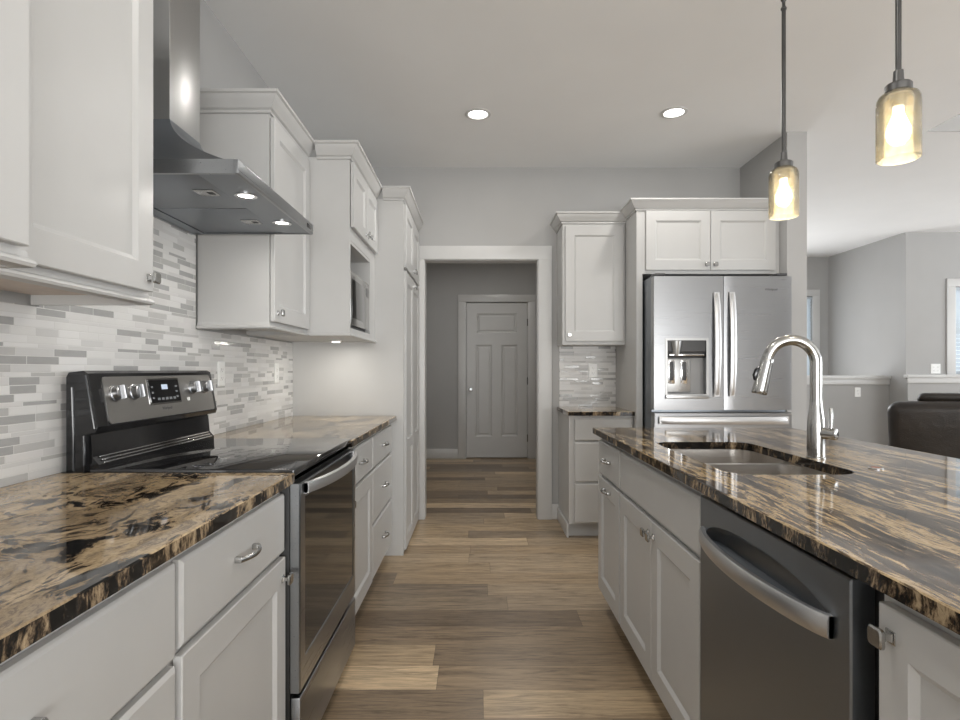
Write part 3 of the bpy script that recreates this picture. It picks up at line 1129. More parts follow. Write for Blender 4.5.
# side mouldings of the backguard
for yy, s in ((R0 - 0.002, -1), (R1 + 0.002, 1)):
    sd = MB()
    sd.tube([(-1.168, yy, 0.92), (-1.168, yy, 1.02), (-1.172, yy + s * 0.001, 1.16)], 0.004, 8)
    sd.tube([(-1.138, yy, 0.935), (-1.138, yy, 1.02)], 0.004, 8)
    sd.tube([(-1.107, yy, 1.04), (-1.133, yy, 1.195)], 0.004, 8)
    sd.build('side_molding', M['black_gloss'], rg)
ri = MB()
ri.prism([(-1.138, 0.915), (-1.138, 1.02), (-1.128, 1.02), (-1.122, 0.955), (-1.104, 0.934), (-1.104, 0.915)], 1, R0 + 0.012, R1 - 0.012)
ri.build('riser', M['black_gloss'], rg, smooth=20)
for k in range(3):
    x = -1.119 + 0.007 * k
    z = 0.954 - 0.0085 * k
    MB().box(x - 0.0015, x + 0.0035, R0 + 0.035, R1 - 0.035, z - 0.002, z + 0.0022, 0.001).build('vent_trim', M['chrome'], rg)


def console_T(y, t, n):
    """point on the leaning console face: t from bottom 0 to top 1, n out of the face"""
    bx, bz, tx, tz = -1.098, 1.045, -1.126, 1.200
    dx, dz = tx - bx, tz - bz
    L = math.hypot(dx, dz)
    nx, nz = dz / L, -dx / L
    return (bx + dx * t + nx * n, y, bz + dz * t + nz * n)


TC = lambda u, d, t: console_T(u, t, d)


def cons_plate(name, u0, u1, t0, t1, n0, n1, mat, r=0.0, parent=None):
    m = MB(TC)
    LT = 0.1575
    if r:
        pts = [(p[0], p[1] / LT) for p in rrect((u0 + u1) / 2, (t0 + t1) / 2 * LT, u1 - u0, (t1 - t0) * LT, r, 5)]
    else:
        pts = rect(u0, u1, t0, t1)
    m.loft([[(a_, n0, b_) for a_, b_ in pts], [(a_, n1, b_) for a_, b_ in pts]])
    return m.build(name, mat, parent or rg, smooth=20)


con = cons_plate('console', R0 + 0.050, R1 - 0.022, 0.02, 0.93, 0.0003, 0.003, M['steel_console'], 0.012)
disp = cons_plate('display', 1.925, 2.115, 0.33, 0.83, 0.003, 0.0062, M['black_glass'], 0.004)
cons_plate('display_trim', 1.918, 2.122, 0.29, 0.87, 0.003, 0.0042, M['chrome'], 0.005)
cons_plate('clock', 2.000, 2.038, 0.62, 0.73, 0.0062, 0.0066, M['digits'], 0, disp)
for q in range(5):
    cons_plate('key', 1.965 + q * 0.025, 1.982 + q * 0.025, 0.385, 0.44, 0.0062, 0.0066, M['button'], 0, disp)
for q in range(3):
    cons_plate('key', 2.088, 2.102, 0.42 + q * 0.12, 0.46 + q * 0.12, 0.0062, 0.0066, M['button'], 0, disp)
    cons_plate('key', 1.935, 1.947, 0.42 + q * 0.12, 0.46 + q * 0.12, 0.0062, 0.0066, M['button'], 0, disp)
cons_plate('indicator', 2.168, 2.182, 0.31, 0.39, 0.003, 0.006, M['plate'], 0.002)


def turn_knob(u, t):
    m = MB(lambda a_, b_, c2: (0, 0, 0))
    m = MB()
    # axis out of the leaning console
    c0 = Vector(console_T(u, t, 0.003))
    ax = (Vector(console_T(u, t, 1.0)) - Vector(console_T(u, t, 0.0))).normalized()
    e1 = Vector((0, 1, 0))
    e2 = ax.cross(e1)
    def ring(r, h, k=28, sc=1.0):
        return [tuple(c0 + ax * h + e1 * r * math.cos(2 * PI * i / k) + e2 * r * math.sin(2 * PI * i / k)) for i in range(k)]
    m.loft([ring(0.026, 0.0), ring(0.026, 0.003), ring(0.022, 0.005), ring(0.021, 0.020), ring(0.018, 0.023)])
    # grip bar across the face
    pts = []
    for s0, s1 in ((-1, -1), (1, -1), (1, 1), (-1, 1)):
        pts.append((s0, s1))
    def bar(h, w, L):
        return [tuple(c0 + ax * h + e1 * w * a_ + e2 * L * b_) for a_, b_ in pts]
    m.loft([bar(0.018, 0.0075, 0.021), bar(0.034, 0.0065, 0.021), bar(0.037, 0.0045, 0.019)])
    m.build('control_knob', M['steel_x'], rg)


for y_, t_ in ((1.745, 0.60), (1.842, 0.60), (2.215, 0.62), (2.312, 0.62)):
    turn_knob(y_, t_)


def wordmark(name, text, size, M4, mat, parent):
    cu = bpy.data.curves.new(name, 'FONT')
    cu.body = text
    cu.size = size
    cu.extrude = 0.0004
    cu.align_x = 'CENTER'
    tmp = bpy.data.objects.new(name, cu)
    COL.objects.link(tmp)
    dg = bpy.context.evaluated_depsgraph_get()
    me = bpy.data.meshes.new_from_object(tmp.evaluated_get(dg))
    bpy.data.objects.remove(tmp)
    base = Vector((0, 0, 0))
    q = parent
    while q is not None:
        base += q.location
        q = q.parent
    me.transform(Matrix.Translation(-base) @ M4)
    me.materials.clear()
    me.materials.append(mat)
    o = bpy.data.objects.new(name, me)
    o.parent = parent
    COL.objects.link(o)
    return o


c0 = Vector(console_T(2.02, 0.17, 0.0032))
up = (Vector(console_T(2.02, 1, 0)) - Vector(console_T(2.02, 0, 0))).normalized()
rt = Vector((0, 1, 0))
nn = rt.cross(up)
m4 = Matrix(((rt.x, up.x, nn.x, c0.x), (rt.y, up.y, nn.y, c0.y), (rt.z, up.z, nn.z, c0.z), (0, 0, 0, 1)))
wordmark('wordmark', 'Whirlpool', 0.015, m4, M['mark'], rg)

# oven door, handle, drawer
TF = TL(RF)
od = panel_slab(TF, R0 + 0.004, R1 - 0.004, 0.272, 0.880, 0.001, 0.030, [(R0 + 0.050, R1 - 0.036, 0.358, 0.835)], 0.004, 0.004, 0.004)
odo = od.build('oven_door', M['steel_range'], rg, smooth=0)
MB(TF).box(R0 + 0.054, R1 - 0.040, 0.0255, 0.0275, 0.362, 0.831).build('oven_window', M['oven_glass'], odo, smooth=0)
# edge strip on the near side of the door, bright
MB(TF).box(R0 + 0.001, R1 - 0.001, -0.02, 0.0, 0.882, 0.900).build('front_trim', M['black_gloss'], rg, smooth=0)
MB(TF).box(R0 + 0.004, R1 - 0.004, 0.001, 0.030, 0.060, 0.258, 0.003).build('storage_drawer', M['steel_range'], rg)
hh = MB(TF)
path = []
rings = []
u0, u1 = R0 + 0.045, R1 - 0.030
for i in range(25):
    a_ = -1 + 2 * i / 24
    u = (u0 + u1) / 2 + a_ * (u1 - u0) / 2
    dd = 0.034 + 0.046 * (1 - a_ ** 2) ** 0.8
    zc = 0.860
    rings.append([(u, dd - 0.007, zc - 0.017), (u, dd + 0.005, zc - 0.015), (u, dd + 0.007, zc), (u, dd + 0.005, zc + 0.015), (u, dd - 0.007, zc + 0.017)])
hh.loft(rings)
for u in (u0 + 0.010, u1 - 0.010):
    hh.box(u - 0.010, u + 0.010, 0.028, 0.042, 0.845, 0.875)
hh.build('oven_handle', M['steel_handle'], rg, smooth=30)

# ------------------------------------------------------------------ range hood
hd = thing('range_hood', 'stainless chimney range hood with two lit lamps above the range', 'range hood', (-0.95, 2.02, 1.78))
HX, HZ0, HZ1 = -0.693, 1.779, 1.820
H0, H1 = 1.647, 2.396
wx = WX + 0.0095
rim = MB()
# rim: ring box with open recessed underside
rim.box(HX - 0.012, HX, H0, H1, HZ0, HZ1, 0.0015)
rim.box(wx, HX - 0.012, H0, H0 + 0.012, HZ0, HZ1)
rim.box(wx, HX - 0.012, H1 - 0.012, H1, HZ0, HZ1)
rim.box(wx, wx + 0.012, H0 + 0.012, H1 - 0.012, HZ0, HZ1)
rim.box(wx + 0.012, HX - 0.012, H0 + 0.012, H1 - 0.012, HZ1 - 0.006, HZ1 - 0.001)
rim.build('rim', M['steel_range'], hd)
un = MB()
un.box(HX - 0.125, HX - 0.012, H0 + 0.012, H1 - 0.012, HZ0 + 0.002, HZ0 + 0.010)
un.box(wx + 0.012, wx + 0.06, H0 + 0.012, H1 - 0.012, HZ0 + 0.002, HZ0 + 0.010)
un.build('lamp_panel', M['steel_dark'], hd, smooth=0)
cm = (H0 + H1) / 2
for (y0, y1) in ((H0 + 0.014, cm - 0.002), (cm + 0.002, H1 - 0.014)):
    ff = MB().box(wx + 0.062, HX - 0.127, y0, y1, HZ0 + 0.004, HZ0 + 0.012, 0.002)
    fo = ff.build('filter', M['steel_dark'], hd)
    MB().box(HX - 0.215, HX - 0.150, (y0 + y1) / 2 - 0.03, (y0 + y1) / 2 + 0.03, HZ0 + 0.0015, HZ0 + 0.0045, 0.001).build('latch', M['steel_h'], fo)
    MB().box(HX - 0.178, HX - 0.158, (y0 + y1) / 2 - 0.012, (y0 + y1) / 2 + 0.012, HZ0 + 0.0005, HZ0 + 0.002).build('latch_slot', M['black_gap'], fo)
for (lx, ly) in ((-0.760, 1.867), (-0.760, 2.21)):
    lo = MB().lathe((lx, ly, HZ0 + 0.0025), [(0.036, 0.0), (0.036, -0.003), (0.028, -0.004), (0.026, -0.001), (0.0, -0.001)], 24).build('lamp', M['chrome'], hd)
    MB().lathe((lx, ly, HZ0 + 0.0010), [(0.025, 0.0), (0.0, -0.0015)], 20, 2, False).build('lens', M['lamp'], lo)
    l = area('hood_lamp_glow', (lx - hd.location.x, ly - hd.location.y, HZ0 - 0.006 - hd.location.z), (0, 0, 0), 0.05, 0.05, 1.0, (1, 0.96, 0.9), 'DISK')
    l.parent = hd
MB().box(HX - 0.001, HX + 0.0012, H1 - 0.085, H1 - 0.035, HZ0 + 0.012, HZ0 + 0.028, 0.0005).build('control_strip', M['black_gloss'], hd)
# canopy with a concave sweep from rim to chimney
CY0, CY1, CX = 1.905, 2.112, -1.030
cp = MB()
rings = []
for i in range(15):
    t = i / 14
    s = 1 - (1 - t) ** 1.6        # quick inward at the base, steep at the top
    x = (HX - 0.014) * (1 - s) + CX * s
    y0 = (H0 + 0.030) * (1 - s) + CY0 * s
    y1 = (H1 - 0.012) * (1 - s) + CY1 * s
    z = HZ1 - 0.001 + (2.05 - HZ1) * t
    rings.append([(wx, y0, z), (x, y0, z), (x, y1, z), (wx, y1, z)])
cp.loft(rings)
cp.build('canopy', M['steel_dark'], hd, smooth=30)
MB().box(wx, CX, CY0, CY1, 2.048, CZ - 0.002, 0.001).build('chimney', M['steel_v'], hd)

# ------------------------------------------------------------------ outlets


def outlet(T, u, z, label, parent=None, w=0.072, h=0.116, gang=1):
    r = thing('outlet', label, 'outlet', T(u, 0.0, z), None)
    m = MB(T)
    m.loft([[(a_, 0.0005, b_) for a_, b_ in rect(u - w / 2, u + w / 2, z - h / 2, z + h / 2)],
            [(a_, 0.004, b_) for a_, b_ in rect(u - w / 2, u + w / 2, z - h / 2, z + h / 2)],
            [(a_, 0.0065, b_) for a_, b_ in rect(u - w / 2 + 0.004, u + w / 2 - 0.004, z - h / 2 + 0.004, z + h / 2 - 0.004)]])
    m.build('cover_plate', M['plate'], r, smooth=0)
    for gi in range(gang):
        gu = u + (gi - (gang - 1) / 2) * 0.046
        for s in (-1, 1):
            so = MB(T)
            pts = rrect(gu, z + s * 0.0195, 0.034, 0.028, 0.008, 4)
            so.loft([[(a_, 0.006, b_) for a_, b_ in pts], [(a_, 0.0082, b_) for a_, b_ in pts]])
            so.build('socket', M['plate'], r, smooth=20)
            sl = MB(T)
            sl.box(gu - 0.0085, gu - 0.0065, 0.0081, 0.0086, z + s * 0.0195 - 0.004, z + s * 0.0195 + 0.006)
            sl.box(gu + 0.0065, gu + 0.0085, 0.0081, 0.0086, z + s * 0.0195 - 0.003, z + s * 0.0195 + 0.005)
            sl.box(gu - 0.002, gu + 0.002, 0.0081, 0.0086, z + s * 0.0195 - 0.010, z + s * 0.0195 - 0.006)
            sl.build('slots', M['slot'], r, smooth=0)
    return r


TWL = TL(WX + 0.009)
outlet(TWL, 2.670, 1.192, 'white outlet on the mosaic tile right behind the range console')
outlet(TWL, 3.405, 1.192, 'white outlet on the mosaic tile closer to the tall pantry panel')
outlet(TB(BY - 0.010), 0.932, 1.205, 'white outlet on the small mosaic panel beside the refrigerator panel')
outlet(TB(HWY), 4.70, 0.935, 'white plate on the grey half wall behind the faucet')
outlet(TB(WC), 5.44, 1.225, 'white double plate just above the ledge beside the window', None, 0.116, 0.116, 2)

# ------------------------------------------------------------------ back wall: small cabinets
TQ = TB(4.102)
nb = base_root('base_cabinet', TQ, 0.655, 1.116, BY - 4.102 - 0.002, 'narrow white three drawer cabinet against the back wall under the small granite top', 0.06)
drawer(TQ, nb, 0.692, 1.105, 0.703, 0.862, False)
drawer(TQ, nb, 0.692, 1.105, 0.408, 0.691, False)
drawer(TQ, nb, 0.692, 1.105, 0.112, 0.395, False)
MB().box(0.641, 0.6545, 4.11, BY - 0.016, 0.0005, 0.10, 0.002).build('base_molding', M['trim'], nb)
counter('countertop', 'small granite top on the narrow cabinet against the back wall', 0.640, 1.117, 4.06, BY - 0.001, M['granite_left'], M['granite_edge_x'])

TS = TB(4.322)
su = thing('upper_cabinet', 'small white wall cabinet with one door beside the hall opening casing', 'cabinet', (0.87, 4.47, 1.402))
MB(TS).box(0.641, 1.116, -(BY - 4.322 - 0.001), 0, 1.402, 2.330).build('body', M['cabinet'], su, smooth=0)
door(TS, su, 0.660, 1.098, 1.428, 2.300, (0.688, 1.475), 0.068)
crown('crown_molding', su, [(1.116, 4.322), (0.641, 4.322), (0.641, BY - 0.002)], 2.318, 2.398, -1)

# refrigerator surround
RFY = 4.02
TG = TB(RFY)
fc = thing('refrigerator_cabinet', 'white two door cabinet and tall side panels enclosing the refrigerator', 'cabinet', (1.62, 4.3, 0))
MB().box(1.118, 1.160, RFY, BY - 0.001, 0.0005, 2.345).build('side_panel', M['cabinet'], fc, smooth=0)
MB().box(2.098, 2.127, RFY, BY - 0.001, 0.0005, 2.345).build('side_panel', M['cabinet'], fc, smooth=0)
MB().box(1.160, 2.098, RFY, BY - 0.001, 1.888, 2.345).build('body', M['cabinet'], fc, smooth=0)
fm = 1.633
door(TG, fc, 1.180, fm - 0.002, 1.912, 2.328, (fm - 0.03, 1.95), 0.065)
door(TG, fc, fm + 0.002, 2.090, 1.912, 2.328, (fm + 0.03, 1.95), 0.065)
crown('crown_molding', fc, [(2.127, RFY), (1.118, RFY), (1.118, 4.266)], 2.333, 2.408, -1)

# ------------------------------------------------------------------ refrigerator
FY = 3.855
TFr = TB(FY)
F0, F1, FM = 1.168, 2.084, 1.630
fr = thing('refrigerator', 'stainless french door refrigerator with water dispenser standing in the white surround', 'refrigerator', ((F0 + F1) / 2, 4.2, 0))
MB().box(F0 + 0.004, F1 - 0.004, FY, 4.55, 0.02, 1.842, 0.004).build('case', M['steel_dark'], fr)
MB().box(F0 + 0.03, F1 - 0.03, FY + 0.03, 4.5, 0.0005, 0.02).build('base', M['black_gap'], fr, smooth=0)
for xx in (F0 + 0.05, F1 - 0.05):
    MB().box(xx - 0.035, xx + 0.035, FY - 0.045, FY + 0.06, 1.842, 1.858, 0.004).build('hinge_cover', M['charcoal'], fr)


def fridge_door(u0, u1, z0, z1, hole=None):
    """door with a gently bowed front; optional rectangular recess"""
    m = MB(TFr)
    if hole is None:
        n = 12
        def bow(i):
            a_ = -1 + 2 * i / n
            return 0.071 + 0.002 * (1 - a_ * a_)
        pl = [(u0, 0.006)] + [(u0 + (u1 - u0) * i / n, bow(i) - (0.003 if i in (0, n) else 0.0)) for i in range(n + 1)] + [(u1, 0.006)]
        m.loft([[(a_, d, z0) for a_, d in pl], [(a_, d, z1) for a_, d in pl]])
        return m
    a_, b2, c2, e2 = hole
    # slab with recess: plate with a through hole plus a back box
    m.plate_holes(rect(u0, u1, z0, z1), [rect(a_, b2, c2, e2)], 0.006, 0.073)
    return m


DB, DTP = 0.945, 1.833
hole = (1.250, 1.520, 1.045, 1.413)
ld = fridge_door(F0, FM - 0.003, DB, DTP, hole).build('door', M['steel_x'], fr, smooth=20)
rd = fridge_door(FM + 0.003, F1, DB, DTP).build('door', M['steel_x'], fr, smooth=40)
fd = MB(TFr)
fd.loft([[(u, 0.006, z) for u, z in rect(F0, F1, 0.50, 0.928)], [(u, 0.066, z) for u, z in rect(F0, F1, 0.50, 0.928)], [(u, 0.072, z) for u, z in rect(F0 + 0.006, F1 - 0.006, 0.506, 0.922)]])
f1 = fd.build('freezer_drawer', M['steel_x'], fr, smooth=0)
fd = MB(TFr)
fd.loft([[(u, 0.006, z) for u, z in rect(F0, F1, 0.06, 0.490)], [(u, 0.066, z) for u, z in rect(F0, F1, 0.06, 0.490)], [(u, 0.072, z) for u, z in rect(F0 + 0.006, F1 - 0.006, 0.066, 0.484)]])
f2 = fd.build('freezer_drawer', M['steel_x'], fr, smooth=0)


def bow_handle(pts_fn, L0, L1, parent, w=0.013):
    """flat bowed bar: pts_fn(s, d, across) -> local"""
    m = MB(TFr)
    rings = []
    for i in range(21):
        a_ = -1 + 2 * i / 20
        s = (L0 + L1) / 2 + a_ * (L1 - L0) / 2
        d = 0.075 + 0.006 + 0.030 * (1 - a_ ** 2) ** 0.7
        rings.append([pts_fn(s, d - 0.006, -w * 1.0), pts_fn(s, d + 0.004, -w), pts_fn(s, d + 0.009, -w * 0.4), pts_fn(s, d + 0.009, w * 0.4), pts_fn(s, d + 0.004, w), pts_fn(s, d - 0.006, w)])
    m.loft(rings)
    for s in (L0 + 0.012, L1 - 0.012):
        p = [pts_fn(s - 0.012, 0.066, -w * 0.8), pts_fn(s + 0.012, 0.066, -w * 0.8), pts_fn(s + 0.012, 0.066, w * 0.8), pts_fn(s - 0.012, 0.066, w * 0.8)]
        q = [pts_fn(s - 0.012, 0.092, -w * 0.8), pts_fn(s + 0.012, 0.092, -w * 0.8), pts_fn(s + 0.012, 0.092, w * 0.8), pts_fn(s - 0.012, 0.092, w * 0.8)]
        m.loft([p, q])
    return m.build('handle', M['steel_handle'], parent, smooth=40)


bow_handle(lambda s, d, k: (1.578 + k, d, s), 1.035, 1.725, ld, 0.019)
bow_handle(lambda s, d, k: (1.680 + k, d, s), 1.035, 1.725, rd, 0.019)
bow_handle(lambda s, d, k: (s, d, 0.876 + k), F0 + 0.03, F1 - 0.03, f1, 0.025)
bow_handle(lambda s, d, k: (s, d, 0.440 + k), F0 + 0.03, F1 - 0.03, f2, 0.025)
# dispenser in the left door
dsp = MB(TFr)
a_, b2, c2, e2 = hole
dsp.plate_holes(rect(a_ - 0.008, b2 + 0.008, c2 - 0.004, e2 + 0.008), [rect(a_ + 0.006, b2 - 0.006, c2 + 0.004, e2 - 0.006)], 0.0725, 0.0775)
dsp.build('dispenser_bezel', M['steel_v'], ld, smooth=0)
rc = MB(TFr)
rc.box(a_, b2, 0.0065, 0.010, c2, e2)
rc.build('dispenser_recess', M['greyplastic'], ld, smooth=0)
tp = MB(TFr)
tp.prism([(0.010, 1.290), (0.050, 1.300), (0.068, 1.330), (0.068, 1.412), (0.010, 1.412)], 0, a_ + 0.006, b2 - 0.006) if False else None
tp.loft([[(u, d, z) for d, z in ((0.010, 1.292), (0.045, 1.300), (0.064, 1.335), (0.066, 1.412), (0.010, 1.412))] for u in (a_ + 0.001, b2 - 0.001)])
tp.build('dispenser_hood', M['charcoal'], ld, smooth=20)
chh = MB(TFr)
chh.lathe((1.318, 0.052, 1.303), [(0.022, 0.0), (0.034, 0.05), (0.040, 0.10)], 20)
chh.build('ice_chute', M['steel_v'], ld)
MB(TFr).box(1.270, 1.505, 0.055, 0.070, 1.303, 1.318, 0.004).build('dispenser_lip', M['chrome'], ld)
pd = MB(TFr)
pd.box(1.272, 1.428, 0.010, 0.024, 1.060, 1.285, 0.004)
pdo = pd.build('paddle_panel', M['steel_v'], ld)
for ux in (1.300, 1.384):
    MB(TFr).box(ux - 0.022, ux + 0.022, 0.0238, 0.0265, 1.118, 1.276, 0.001).build('paddle_frame', M['chrome'], pdo)
    MB(TFr).box(ux - 0.013, ux + 0.013, 0.0262, 0.029, 1.140, 1.265, 0.001).build('paddle', M['charcoal'], pdo)
MB(TFr).box(a_ - 0.008, b2 + 0.008, 0.060, 0.090, 1.020, 1.046, 0.003).build('drip_tray', M['steel_v'], ld)
m4 = Matrix(((1, 0, 0, 1.945), (0, 0, -1, FY - 0.0738), (0, 1, 0, 1.738), (0, 0, 0, 1)))
wordmark('wordmark', 'Whirlpool', 0.020, m4, M['mark'], rd)

# ------------------------------------------------------------------ island
IX = 0.634           # carcass face; fronts reach 0.612
TI = TR(IX)
idp = 0.62
ic1 = base_root('island_cabinet', TI, 2.470, 2.915, idp, 'narrow white island cabinet with pull-out at the far end of the island')
drawer(TI, ic1, 2.478, 2.905, ZD0, ZT)
dd = door(TI, ic1, 2.478, 2.905, ZB, ZD1)
pull(TI, 2.69, ZD1 - 0.040, DT, dd)
ic2 = base_root('sink_cabinet', TI, 1.572, 2.469, idp, 'white island cabinet with two doors below the sink', 0.075, 'cabinet', None, 0.655)
MB(TI).box(1.572, 2.469, -0.020, 0, 0.655, CB - 0.001).build('apron', M['cabinet'], ic2, smooth=0)
drawer(TI, ic2, 1.580, 2.461, ZD0, ZT, False, 0.0, 'false_front')
door(TI, ic2, 1.580, 2.019, ZB, ZD1, (1.990, ZD1 - 0.05))
door(TI, ic2, 2.022, 2.461, ZB, ZD1, (2.052, ZD1 - 0.05))
ic3 = base_root('island_cabinet', TI, 0.44, 0.889, idp, 'white island cabinet door nearest the viewer, right of the dishwasher')
door(TI, ic3, 0.45, 0.873, ZB, ZT, (0.846, ZT - 0.042), 0.060)
tag(MB().box(IX + idp + 0.001, IX + idp + 0.022, 0.44, 2.915, 0.0005, CB - 0.001).build('island_back_panel', M['cabinet'], None, smooth=0),
    'white back panel of the island facing the sofa side', 'panel')
IX0, IX1 = 0.592, 1.612
hole = rrect(0.911, 1.985, 0.382, 0.735, 0.075, 8)
counter('countertop', 'wide streaked granite island top holding the sink and the faucet', IX0, IX1, 0.30, 2.944, M['granite_island'], M['granite_edge'], hole)

# sink: two bowls hung below the cutout
sk = thing('sink', 'undermount stainless double bowl sink in the granite island', 'sink', (0.922, 1.985, 0.67))
fl = MB()
far = rrect(0.911, 2.170, 0.382, 0.350, 0.07, 6)
near = rrect(0.911, 1.797, 0.382, 0.345, 0.07, 6)
fl.plate_holes([(0.702, 1.600), (1.142, 1.600), (1.142, 2.370), (0.702, 2.370)], [far, near], CB - 0.005, CB - 0.0005, 'ud')
fl.build('rim', M['steel_sink'], sk, smooth=20)
for nm, (cx, cy, ww, hh_, dpth) in (('bowl', (0.911, 2.170, 0.382, 0.350, 0.21)), ('bowl', (0.911, 1.797, 0.382, 0.345, 0.21))):
    bm_ = MB()
    rr = []
    zt = CB - 0.002
    for (ins, dz) in ((0, 0), (0.004, 0.10), (0.010, dpth - 0.03), (0.022, dpth - 0.008), (0.045, dpth)):
        rr.append([(q[0], q[1], zt - dz) for q in rrect(cx, cy, ww - 2 * ins, hh_ - 2 * ins, 0.07 - ins * 0.3, 6)])
    # outer skin back up
    for (ins, dz) in ((0.045, dpth + 0.002), (0.020, dpth - 0.006), (0.008, dpth - 0.03), (0.002, 0.10), (-0.002, 0)):
        rr.append([(q[0], q[1], zt - dz) for q in rrect(cx, cy, ww - 2 * ins, hh_ - 2 * ins, 0.07 - ins * 0.3, 6)])
    inner = rr[:5]
    outer = rr[5:]
    bm_.loft(inner, False, True)
    bm_.loft(outer, True, False)
    bo = bm_.build(nm, M['steel_sink'], sk, smooth=50)
    dr = MB().lathe((cx, cy, zt - dpth + 0.0005), [(0.045, 0.0), (0.045, 0.003), (0.036, 0.003), (0.030, 0.001), (0.0, 0.001)], 24)
    dr.build('drain', M['chrome'], bo)

# faucet
fx, fy = 1.141, 1.925
fa = thing('faucet', 'tall pull-down steel faucet arching over the island sink', 'faucet', (fx, fy, CT))
bd = MB()
bd.lathe((fx, fy, CT + 0.0005), [(0.030, 0.0), (0.030, 0.004), (0.0275, 0.006), (0.0275, 0.055), (0.0275, 0.10), (0.0265, 0.13), (0.0215, 0.165), (0.0195, 0.185), (0.0195, 0.195)], 28)
bd.build('body', M['faucet'], fa)
rad = 0.077
zc = CT + 0.195 + 0.127
path = [(fx, fy, CT + 0.195), (fx, fy, CT + 0.24), (fx, fy, zc - 0.03)]
ax, ay = -0.985, 0.17      # direction of the arc in plan
for i in range(19):
    t = R(180 - (i * 172 / 18))
    k = rad * (1 + math.cos(t))
    path.append((fx + ax * k, fy + ay * k, zc + rad * math.sin(t)))
sp = MB()
sp.tube(path, [0.0185] * len(path), 16)
sp.build('spout', M['faucet'], fa, smooth=60)
e = Vector(path[-1])
t_ = (Vector(path[-1]) - Vector(path[-2])).normalized()
hdm = MB()
hp = [e + t_ * x for x in (-0.004, 0.0, 0.012, 0.03, 0.105, 0.118, 0.121)]
hdm.tube([tuple(x) for x in hp], [0.0192, 0.0205, 0.0205, 0.0205, 0.0245, 0.025, 0.022], 20)
sh = hdm.build('spray_head', M['faucet'], fa, smooth=50)
bt = MB()
bc = e + t_ * 0.055
out = Vector((ax, ay, 0))
out = (out - t_ * out.dot(t_)).normalized()
b0 = bc + out * 0.019
bt.tube([tuple(b0 - t_ * 0.024), tuple(b0 - t_ * 0.012 + out * 0.006), tuple(b0 + t_ * 0.006 + out * 0.008), tuple(b0 + t_ * 0.022 + out * 0.002)], [0.006, 0.008, 0.0085, 0.006], 10)
bt.build('spray_button', M['black_gloss'], sh)
hv_ = MB()
hz = CT + 0.085
hdir = Vector((0.60, -0.80, 0))
p0 = Vector((fx, fy, hz)) + hdir * 0.020
p1 = Vector((fx, fy, hz)) + hdir * 0.062
hv_.tube([tuple(p0), tuple(p0 + (p1 - p0) * 0.5), tuple(p1), tuple(p1 + hdir * 0.002)], [0.0195, 0.0195, 0.0195, 0.017], 20)
hb = hv_.build('handle_hub', M['faucet'], fa, smooth=50)
lv = MB()
q0 = Vector((fx, fy, hz)) + hdir * 0.046
lv.tube([tuple(q0 + Vector((0, 0, 0.012))), tuple(q0 + Vector((0.001, 0, 0.05))), tuple(q0 + Vector((0.0, 0, 0.082))), tuple(q0 + Vector((0, 0, 0.086)))], [0.0065, 0.0065, 0.0060, 0.004], 12)
lv.build('lever', M['faucet'], hb)

# air switch button
ab = thing('air_switch_button', 'small round chrome button with a copper ring beside the sink corner', 'button', (1.195, 1.712, CT))
MB().lathe((1.195, 1.712, CT + 0.0003), [(0.020, 0.0), (0.020, 0.003), (0.017, 0.0045), (0.0145, 0.0045), (0.0145, 0.003), (0.0, 0.003)], 28).build('ring', M['chrome'], ab)
MB().lathe((1.195, 1.712, CT + 0.0035), [(0.0135, 0.0), (0.0135, 0.0015), (0.011, 0.0022), (0.0, 0.0022)], 24).build('cap', M['copper'], ab)

# dishwasher
dwf = 0.606
TDw = TR(IX)
D0, D1 = 0.930, 1.560
dsh = thing('dishwasher', 'dark stainless dishwasher with bowed handle built into the island', 'dishwasher', (0.9, (D0 + D1) / 2, 0))
MB().box(IX + 0.016, 1.20, D0 - 0.030, D1 + 0.005, 0.10, 0.868).build('tub', M['black_gap'], dsh, smooth=0)
MB().box(IX + 0.055, 1.18, D0, D1, 0.0005, 0.10).build('kick_plate', M['black_gap'], dsh, smooth=0)
dd_ = MB(TDw)
# door with a pocket scooped behind the handle
n = 16
ZH = 0.765           # handle centre
dd_.box(D0, D1, -0.014, 0.006, 0.115, 0.868)
pu0, pu1, pz = D0 + 0.050, D1 - 0.028, ZH - 0.006
def scoop(k, dz):
    pts = [((pu0 + pu1) / 2 + (pu1 - pu0) / 2 * k * math.cos(R(180.0 * i / 28)), pz + dz + 0.066 * k * math.sin(R(180.0 * i / 28)) ** 0.8) for i in range(29)]
    return pts
sc0 = scoop(1.0, 0.0)
o_ = rect(D0 + 0.003, D1 - 0.003, 0.118, 0.865)
tri = tessellate_polygon([[Vector((p[0], p[1], 0)) for p in l] for l in (o_, sc0)])
dd_.add([(p[0], 0.026, p[1]) for p in o_ + sc0], [tuple(x) for x in tri])
dd_.loft([[(u, 0.006, z) for u, z in rect(D0, D1, 0.115, 0.868)], [(u, 0.023, z) for u, z in rect(D0, D1, 0.115, 0.868)], [(u, 0.026, z) for u, z in o_]], False, False)
dd_.loft([[(u, 0.026, z) for u, z in sc0], [(u, 0.018, z) for u, z in scoop(0.95, 0.003)], [(u, 0.0065, z) for u, z in scoop(0.75, 0.006)]], False, True)
ddo = dd_.build('door', M['steel_dark'], dsh, smooth=25)
hm = MB(TDw)
rings = []
u0, u1 = D0 + 0.045, D1 - 0.022
